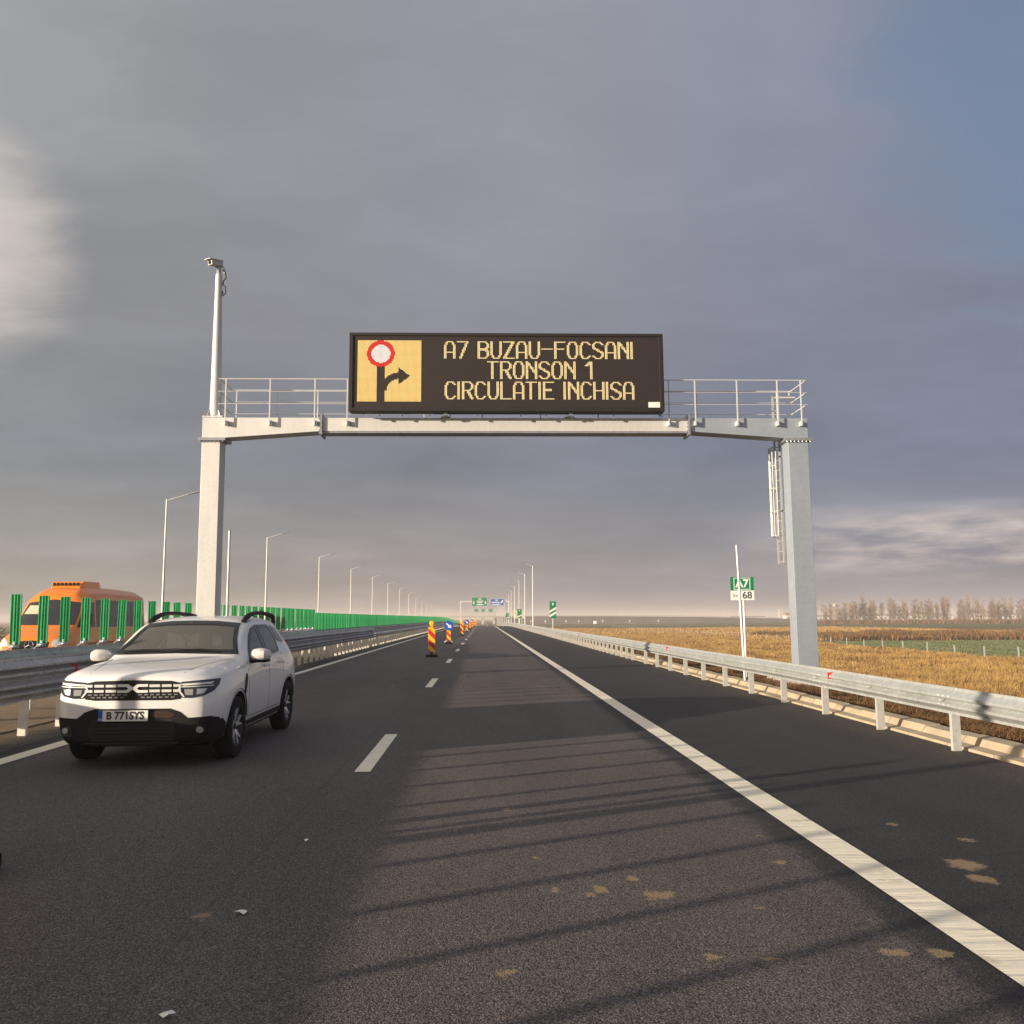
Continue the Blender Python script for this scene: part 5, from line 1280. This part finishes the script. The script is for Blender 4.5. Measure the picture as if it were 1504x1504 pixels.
# ------------------------------------------------------------------ grass and dead growth (right hand field)
def blades(name, pts, hgt, wid, per, mt, lean=.35, label=None, spread=.12):
    """pts: Nx3 base points; arrays hgt, wid per point; per blades each"""
    n = len(pts); tot = n*per
    base = np.repeat(pts, per, axis=0); H_ = np.repeat(hgt, per)*rng.uniform(.55, 1.1, tot); Wd = np.repeat(wid, per)
    sp_ = np.repeat(np.maximum(spread, wid*5), per); base = base+np.stack([rng.normal(0, 1, tot)*sp_, rng.normal(0, 1, tot)*sp_, np.zeros(tot)], 1)
    a = rng.uniform(0, 2*np.pi, tot); ln = rng.uniform(0, lean, tot)*H_; la = rng.normal(.4, 1.3, tot)
    d = np.stack([np.cos(a), np.sin(a), np.zeros(tot)], 1)*Wd[:, None]*.5; l = np.stack([np.cos(la)*ln, np.sin(la)*ln, H_], 1)
    m1 = base+l*np.array([.45, .45, .58])
    v = np.stack([base-d, base+d, m1+d*.8, m1-d*.8, base+l], 1).reshape(-1, 3).astype(np.float32)
    k = np.arange(tot)*5
    loops = np.stack([k, k+1, k+2, k+3, k+3, k+2, k+4], 1).reshape(-1)
    me = bpy.data.meshes.new(name); me.vertices.add(tot*5); me.vertices.foreach_set('co', v.reshape(-1))
    me.loops.add(tot*7); me.loops.foreach_set('vertex_index', loops.astype(np.int32))
    me.polygons.add(tot*2); st = np.stack([np.arange(tot)*7, np.arange(tot)*7+4], 1).reshape(-1); me.polygons.foreach_set('loop_start', st.astype(np.int32))
    me.update(calc_edges=True); me.materials.append(mt)
    o = bpy.data.objects.new(name, me); COL.objects.link(o); tag(o, label, kind='stuff'); return o
def gz(x, y):
    """height of the right embankment and field"""
    z = np.where(x < 9.4, -.25, np.where(x < 13.6, -.25-(x-9.4)/4.2*2.25, FZ)); return np.maximum(z+np.array([rz(t) for t in y]), FZ)
def pnoise(x, y, s, seed):
    r_ = np.random.default_rng(seed); G_ = r_.random((128, 128)); X = x/s % 127; Y = y/s % 127; i = X.astype(int); j = Y.astype(int); u = X-i; w = Y-j
    return (G_[i, j]*(1-u)+G_[i+1, j]*u)*(1-w)+(G_[i, j+1]*(1-u)+G_[i+1, j+1]*u)*w
gold = grass_mat('dry_grass', [(.52, .385, .17), (.40, .255, .085), (.44, .285, .10), (.27, .16, .06), (.16, .09, .042)])
n_ = 60000
y = 6+194*rng.random(n_)**1.5; x = 9.0+38*rng.random(n_)**.9
fov = (x < y*.68+4) & (x > 8.8)
x, y = x[fov], y[fov]; dst = np.hypot(x, y)
pn = .6*pnoise(x, y, 5.5, 1)+.4*pnoise(x, y, 1.7, 2)
h_ = (.22+.62*pn)*np.where(x < 14, .75, 1.0); keep = rng.random(len(x)) < (.45+.8*pn)
x, y, h_, dst = x[keep], y[keep], h_[keep], dst[keep]
blades('dry_grass_field', np.stack([x, y, gz(x, y)-.03], 1), h_, np.maximum(.009, dst*.0005), 12, gold, lean=.95, spread=.2, label='tall golden dry grass covering the field beyond the guardrail')
# far grass (coarser)
n_ = 16000; y = 150+170*rng.random(n_); x = 12+115*rng.random(n_); k_ = (x < y*.68) & ~((x > 48) & (y < 137)); x, y = x[k_], y[k_]
pn = .5*pnoise(x, y, 14, 3)+.5*pnoise(x, y, 4, 4); blades('far_dry_grass', np.stack([x, y, gz(x, y)], 1), .25+.6*pn, np.full(len(x), .16), 6, gold, label='thinner dry grass farther out in the field', spread=.6)
# brown thicket band
thick_m = grass_mat('brown_thicket', [(.17, .085, .045), (.10, .055, .032), (.28, .14, .06), (.06, .045, .025), (.13, .11, .04)])
n_ = 9000; y = 142+55*rng.random(n_); x = 58+90*rng.random(n_); pn = .5*pnoise(x, y, 9, 5)+.5*pnoise(x, y, 3, 6); k_ = (pn > .38) & (x < y*.75); x, y, pn = x[k_], y[k_], pn[k_]
blades('brown_thicket', np.stack([x, y, np.full(len(x), FZ)], 1), .5+1.7*(pn-.3), np.full(len(x), .12), 9, thick_m, lean=.6, label='dark brown thicket of weeds across the field on the right', spread=.5)
# dead weeds on the verge under the rail
verge_m = grass_mat('verge_weeds', [(.30, .17, .07), (.13, .07, .035), (.08, .045, .03), (.22, .13, .05), (.05, .03, .02)])
n_ = 15000; y = 5+75*rng.random(n_)**1.4; x = 6.2+3.2*rng.random(n_); pn = .5*pnoise(x, y, 1.3, 7)+.5*pnoise(x, y, .5, 8); k_ = (pn > .40) & ~((x > 7.5) & (x < 9.3) & (y > GY-.6) & (y < GY+1.1)); x, y, pn = x[k_], y[k_], pn[k_]
blades('verge_weeds', np.stack([x, y, -.04-(x-6.2)*.065], 1), .06+.30*(pn-.35)+.10*(x > 8), np.maximum(.008, y*.0006), 8, verge_m, lean=1.6, label='flattened brown weeds on the verge under the right guardrail', spread=.07)
# green crop
n_ = 22000; y = 72+70*rng.random(n_); x = 48.5+45*rng.random(n_); k_ = (x < y*.72); x, y = x[k_], y[k_]
crop = grass_mat('young_crop', [(.10, .15, .07), (.07, .12, .05), (.13, .15, .07), (.16, .15, .08)])
blades('green_crop', np.stack([x, y, np.full(len(x), FZ)], 1), np.full(len(x), .22), np.full(len(x), .06), 4, crop, label='low green crop behind the thin field fence', spread=.25)

# ------------------------------------------------------------------ field fence
F = empty('field_fence', (47, 60, FZ), label='thin wire fence with pale posts crossing the dry field', cat='fence'); r5 = random.Random(5); yy = 62; i = 0; prev = None; wq = MB()
while yy < 330 and i < 60:
    px_ = 47.3+r5.uniform(-.15, .15); q = MB(); h5 = 1.25+r5.uniform(-.1, .1); q.box(-.05, .05, -.05, .05, 0, h5, Matrix.Translation((px_-47, yy-60, -.03)) @ Matrix.Rotation(r5.uniform(-.04, .04), 4, 'Y')); q.build('post', post_pale, F)
    if prev:
        for z in (.4, .75, 1.1): wq.cyl((prev[0]-47, prev[1]-60, z), (px_-47, yy-60, z), .006, None, 4)
    prev = (px_, yy); yy += 5.4; i += 1
wq.build('wire', zinc_dark, F)

# ------------------------------------------------------------------ trees
bark = mat('bare_bark', (.20, .165, .13), .9, 0, .3, 3); twig = mat('twig', (.30, .225, .165), .9, 0, .3, 1.0)
def tree_proto(seed, H, slim):
    r_ = random.Random(seed); e = empty('poplar_tree', (0, 0, 0), cat='tree', group='bare poplars on the right horizon')
    q = MB(); top = (r_.uniform(-.4, .4), 0, H*.93); q.tube([(0, 0, -.2), (r_.uniform(-.15, .15), 0, H*.3), (r_.uniform(-.25, .25), 0, H*.6), top], [.26, .2, .13, .03], 6); q.build('trunk', bark, e, smooth=True)
    q = MB()
    for k in range(60):
        t_ = .12+.80*r_.random()**.8; z0 = H*t_; a = r_.uniform(0, 6.28); L = (H*(.34-.22*t_))*r_.uniform(.7, 1.2); up = r_.uniform(.9, 2.2) if slim else r_.uniform(.4, 1.2)
        d = Vector((math.cos(a), math.sin(a), up)).normalized(); p0 = Vector((0, 0, z0)); p1 = p0+d*L*.55; p2 = p1+(d+Vector((0, 0, .4))).normalized()*L*.45
        q.tube([p0, p1, p2], [.07, .045, .02], 3)
        for m_ in range(13):
            s0 = p0.lerp(p2, r_.uniform(.25, 1)); dd = (d+Vector((r_.uniform(-.8, .8), r_.uniform(-.8, .8), r_.uniform(-.1, .9)))).normalized(); q.tube([s0, s0+dd*L*r_.uniform(.15, .4)], [.028, .014], 3)
    q.build('crown', twig, e); return e
protos = [tree_proto(s, H_, sl_) for s, H_, sl_ in ((1, 15, True), (2, 13, True), (3, 16.5, True), (4, 11, False), (5, 14, False))]
for p in protos: KID[p.name] = kids(p)
rt = random.Random(12); used = [False]*5; tx = []
for i in range(190):
    u = i/189; X = 170+u*170+rt.uniform(-2.5, 2.5); Y = 470-u*60+rt.uniform(-14, 14)
    tx.append((X, Y))
for i, (X, Y) in enumerate(tx):
    k = rt.choice([0, 1, 2, 3, 3, 4, 4, 4]); sc_ = rt.uniform(.62, .90)*(1 if i > 6 else .8)
    lab = 'leftmost bare poplar at the end of the far tree row' if i == 0 else 'rightmost bare poplar of the far row, at the picture edge' if i == 189 else 'bare poplar in the hazy tree row on the right horizon'
    if not used[k]: o = protos[k]; used[k] = True; o.location = (X, Y, FZ); o.rotation_euler = (0, 0, rt.uniform(0, 6)); o.scale = (sc_,)*3; o['label'] = lab
    else: dup(protos[k], (X, Y, FZ), rt.uniform(0, 6), lab, (sc_, sc_, sc_))
n_ = 2600; u = rng.random(n_); x = 172+u*165; y = 462-u*60+rng.normal(0, 5, n_)
blades('far_undergrowth', np.stack([x, y, np.full(n_, FZ)], 1), rng.uniform(.8, 3.2, n_), np.full(n_, .25), 6, thick_m, lean=.5, label='hazy undergrowth along the foot of the poplar row', spread=.8)
# roadside bushes far left
def bush(seed, x, y, z, s, label):
    r_ = random.Random(seed); e = empty('bush', (x, y, z), label=label, cat='bush'); q = MB()
    for k in range(14):
        a = r_.uniform(0, 6.28); p = Vector((math.cos(a)*s*.6, math.sin(a)*s*.6, s*r_.uniform(.6, 1.2))); q.tube([(0, 0, 0), p*.5+Vector((0, 0, .1)), p], [.05, .03, .01], 3)
    q.build('stems', bark, e); q = MB()
    for k in range(900):
        a = r_.uniform(0, 6.28); rr_ = s*math.sqrt(r_.random())*r_.uniform(.6, 1.05); zz = s*r_.random()*1.15*(1-.45*(rr_/s)**2); c = Vector((rr_*math.cos(a), rr_*math.sin(a), zz+.1)); w_ = .09
        d1 = Vector((r_.uniform(-1, 1), r_.uniform(-1, 1), r_.uniform(-1, 1))).normalized()*w_; d2 = d1.orthogonal().normalized()*w_*.7; q.add([c-d1, c+d2, c+d1, c-d2], [(0, 1, 2, 3)])
    q.build('foliage', thick_m, e, fixn=False)
for i, (x, y, s) in enumerate(((-33, 60, 2.6), (-36, 66, 3.0), (-29.5, 52, 1.9), (-40, 78, 3.2), (-27, 44, 1.4))): bush(20+i, x, y, -1.6 if x > -30 else FZ, s, ['brown bush at the far left edge behind the panels', 'larger bush behind the brown one at the left edge', 'low bush at the left edge beside the opposite shoulder', 'farthest bush at the left edge', 'nearest small bush beyond the opposite shoulder'][i])

# ------------------------------------------------------------------ far ramp, bridge, buildings, small vehicles
ramp_m = mat('ramp_earth', (.135, .115, .10), .95, 0, .35, .05, world=True)
q = MB(); P_ = []
for (x, h_) in ((8, 5.2), (40, 5.2), (90, 4.9), (150, 4.0), (200, 2.6), (260, .9), (300, .1)):
    P_.append([(x, 585, FZ-.3), (x, 597-(5.2-h_)*1.5, FZ+h_), (x, 608, FZ+h_), (x, 622, FZ-.3)])
q.loft(P_); tag(q.build('ramp_embankment', ramp_m), kind='structure')
BR = empty('overpass_bridge', (-10, 600, 0), label='pale concrete overpass crossing the motorway at the vanishing point', cat='bridge')
q = MB(); q.box(-50, 19, -5, 5, 1.6, 2.7); q.build('deck', concrete2, BR)
for yv in (-5.2, 5.2):
    q = MB(); q.box(-50, 19, yv-.15, yv+.15, 2.71, 3.5); q.build('parapet', concrete2, BR)
for xv in (-42, -14, 10, 17.5):
    q = MB(); q.box(xv-.8, xv+.8, -4, 4, -3.5, 1.59); q.build('pier', concrete2, BR)
rail2 = empty('ramp_guardrail', (9, 599, 3.0), label='thin pale guardrail along the top of the far ramp', cat='guardrail')
q = MB(); q.loft([[(x-9, 0, z), (x-9, -.1, z), (x-9, -.1, z+.35), (x-9, 0, z+.35)] for x, z in ((10, 0.1), (40, .1), (90, -.2), (150, -1.1), (200, -2.5))]); q.build('beam', zinc_rail, rail2)
# lamps on the ramp, thin pale masts
rl = empty('ramp_lamp', (0, 0, 0), cat='street lamp', group='thin masts along the far ramp and interchange')
q = MB(); q.cyl((0, 0, 0), (0, 0, 9.5), .14, .07, 6); q.build('pole', pole_mat, rl); q = MB(); q.cyl((0, 0, 9.5), (1.4, 0, 9.9), .06, .05, 5); q.build('arm', pole_mat, rl); KID[rl.name] = kids(rl)
rl2 = random.Random(9)
for i in range(20):
    x = 95+i*14.5+rl2.uniform(-3, 3); y = 640+rl2.uniform(-10, 60); lab = 'thin pale mast standing up from the right horizon'
    if i == 0: rl.location = (x, y, FZ); rl['label'] = 'leftmost thin mast behind the far ramp'
    else: dup(rl, (x, y, FZ), rl2.uniform(-.3, .3), lab)
# white globes / marker posts below the ramp
mp = empty('marker_post', (0, 0, 0), cat='marker post', group='small white marker posts in front of the far ramp')
q = MB(); q.box(-.12, .12, -.12, .12, 0, 1.6); q.build('post', post_pale, mp); q = MB(); q.cyl((0, -.1, 2.0), (0, .1, 2.0), .45, .45, 10); q.build('disc', sign_white, mp); KID[mp.name] = kids(mp)
for i, x in enumerate((30, 39, 52, 60, 75, 92, 110)):
    if i == 0: mp.location = (x, 560, FZ); mp['label'] = 'leftmost white marker post before the far ramp'
    else: dup(mp, (x, 560, FZ), 0, ['second', 'third', 'fourth', 'fifth', 'sixth', 'rightmost'][i-1]+' white marker post before the far ramp')
def building(x, y, w, d, h, roof, label, col=(.55, .53, .50), wins=True, flat=False):
    e = empty('farm_building', (x, y, FZ), label=label, cat='building')
    q = MB(); q.box(-w/2, w/2, -d/2, d/2, 0, h); q.build('wall', mat('plaster_%d' % int(col[0]*100), col, .9), e)
    q = MB()
    if flat: q.box(-w/2-.2, w/2+.2, -d/2-.2, d/2+.2, h+.003, h+.3)
    else: q.prism([(-d/2-.4, h+.003), (d/2+.4, h+.003), (0, h+roof)], 'x', -w/2-.3, w/2+.3)
    q.build('roof', mat('roof_%d' % int(roof*10), (.33, .29, .27) if roof < 2 else (.36, .20, .15), .9), e)
    if wins:
        for k in range(max(1, int(w//4))):
            xx = -w/2+2+k*4; q = MB(); q.box(xx-.6, xx+.6, -d/2-.04, -d/2-.003, h*.35, h*.7); q.build('window', black_gl, e)
building(202, 465, 3.6, 3, 2.4, .3, 'small white shed alone at the edge of the green field', (.74, .73, .68), flat=True)
q = empty('lean_to', (206, 465.5, FZ), label='low dark lean-to beside the white field shed', cat='shed')
b_ = MB(); b_.box(-1.4, 2.4, -1, 1, 1.6, 1.75); b_.build('roof', zinc_dark, q); 
for xx in (-1.2, 2.2):
    b_ = MB(); b_.box(xx-.1, xx+.1, -.9, -.7, 0, 1.6); b_.build('post', bark, q)
rb = random.Random(4)
for i, (x, w, h, rf) in enumerate(((232, 30, 3.2, 1.4), (268, 14, 5.0, 2.4), (300, 26, 3.6, 1.6), (332, 12, 6.0, 2.5), (350, 44, 4.2, 1.6), (395, 20, 5, 2.6), (430, 34, 4, 1.8), (470, 18, 6, 2.4), (505, 30, 4.4, 1.5), (545, 24, 5.2, 2.4))):
    building(x, 790+rb.uniform(-30, 60), w, 10, h, rf, ['long low pale farm building left of the right gantry post', 'first red roofed house on the right horizon', 'low grey roofed barn beside the first red roofed house', 'tall narrow red roofed house just left of the poplars',
     'longest pale hall, partly behind the first poplars', 'red roofed house seen through the poplars', 'grey barn seen through the poplars', 'taller house seen through the poplars', 'low barn far behind the poplars', 'last red roofed house behind the right end of the poplars'][i], (.62-.04*(i % 3), .58-.03*(i % 2), .53))
wt = empty('water_tower', (338, 850, FZ), label='small pale water tower between the farm buildings', cat='water tower')
q = MB(); q.cyl((0, 0, 0), (0, 0, 12), .9, .8, 10); q.build('shaft', concrete2, wt); q = MB(); q.cyl((0, 0, 12), (0, 0, 15), 1.6, 2.6, 12); q.cyl((0, 0, 15), (0, 0, 16.5), 2.6, .3, 12); q.build('tank', concrete2, wt)
# small blue and white van in the field
V = empty('parked_van', (66.5, 530, FZ), R(80), label='tiny white and blue van parked in the field before the ramp', cat='van')
q = MB(); q.prism([(-2.4, .35), (2.4, .35), (2.4, 2.1), (-1.3, 2.1), (-1.9, 1.3), (-2.4, 1.15)], 'y', -.95, .95); q.build('body', sign_white, V, bevel=.08)
q = MB(); q.box(-2.3, 2.3, -.97, .97, .6, .95); q.build('stripe', sign_blue, V); q = MB(); q.box(-1.5, 1.9, -.965, .965, 1.35, 1.85); q.build('window', black_gl, V)
for sx__ in (-1.6, 1.5):
    for sy__ in (-.9, .9):
        q = MB(); q.cyl((sx__, sy__-.1, .35), (sx__, sy__+.1, .35), .35, .35, 14); q.build('wheel', rubber, V)
# works vehicles at the end of the closed road
def truck(x, y, col, label):
    e = empty('works_truck', (x, y, rz(y)), label=label, cat='truck')
    q = MB(); q.prism([(-1.0, .6), (1.0, .6), (1.0, 2.5), (.7, 2.8), (-.7, 2.8), (-1.0, 2.5)], 'y', 0, 1.6); q.build('cab', mat('cab_%d' % int(col[1]*100), col, .4), e, bevel=.05)
    q = MB(); q.box(-1.2, 1.2, 1.7, 6.8, .9, 3.1); q.build('box', mat('cream', (.62, .56, .42), .6), e, bevel=.03)
    q = MB(); q.box(-.85, .85, -.02, -.005, 1.6, 2.3); q.build('windscreen', black_gl, e)
    for a in (-.95, .95):
        for c in (.8, 5.6):
            q = MB(); q.cyl((a-.15, c, .45), (a+.15, c, .45), .45, .45, 14); q.build('wheel', rubber, e)

# ------------------------------------------------------------------ haze
hz_m = bpy.data.materials.new('haze'); hz_m.use_nodes = True; t = hz_m.node_tree; t.nodes.clear()
pv = N(t, 'ShaderNodeVolumePrincipled', inp={'Color': (.93, .86, .82, 1), 'Density': .0006, 'Anisotropy': .0}); oo = N(t, 'ShaderNodeOutputMaterial'); t.links.new(pv.outputs[0], oo.inputs['Volume'])
q = MB(); q.box(-6200, 6200, -400, 9200, -16, 18); hb = q.build('haze', hz_m); hb['kind'] = 'stuff'
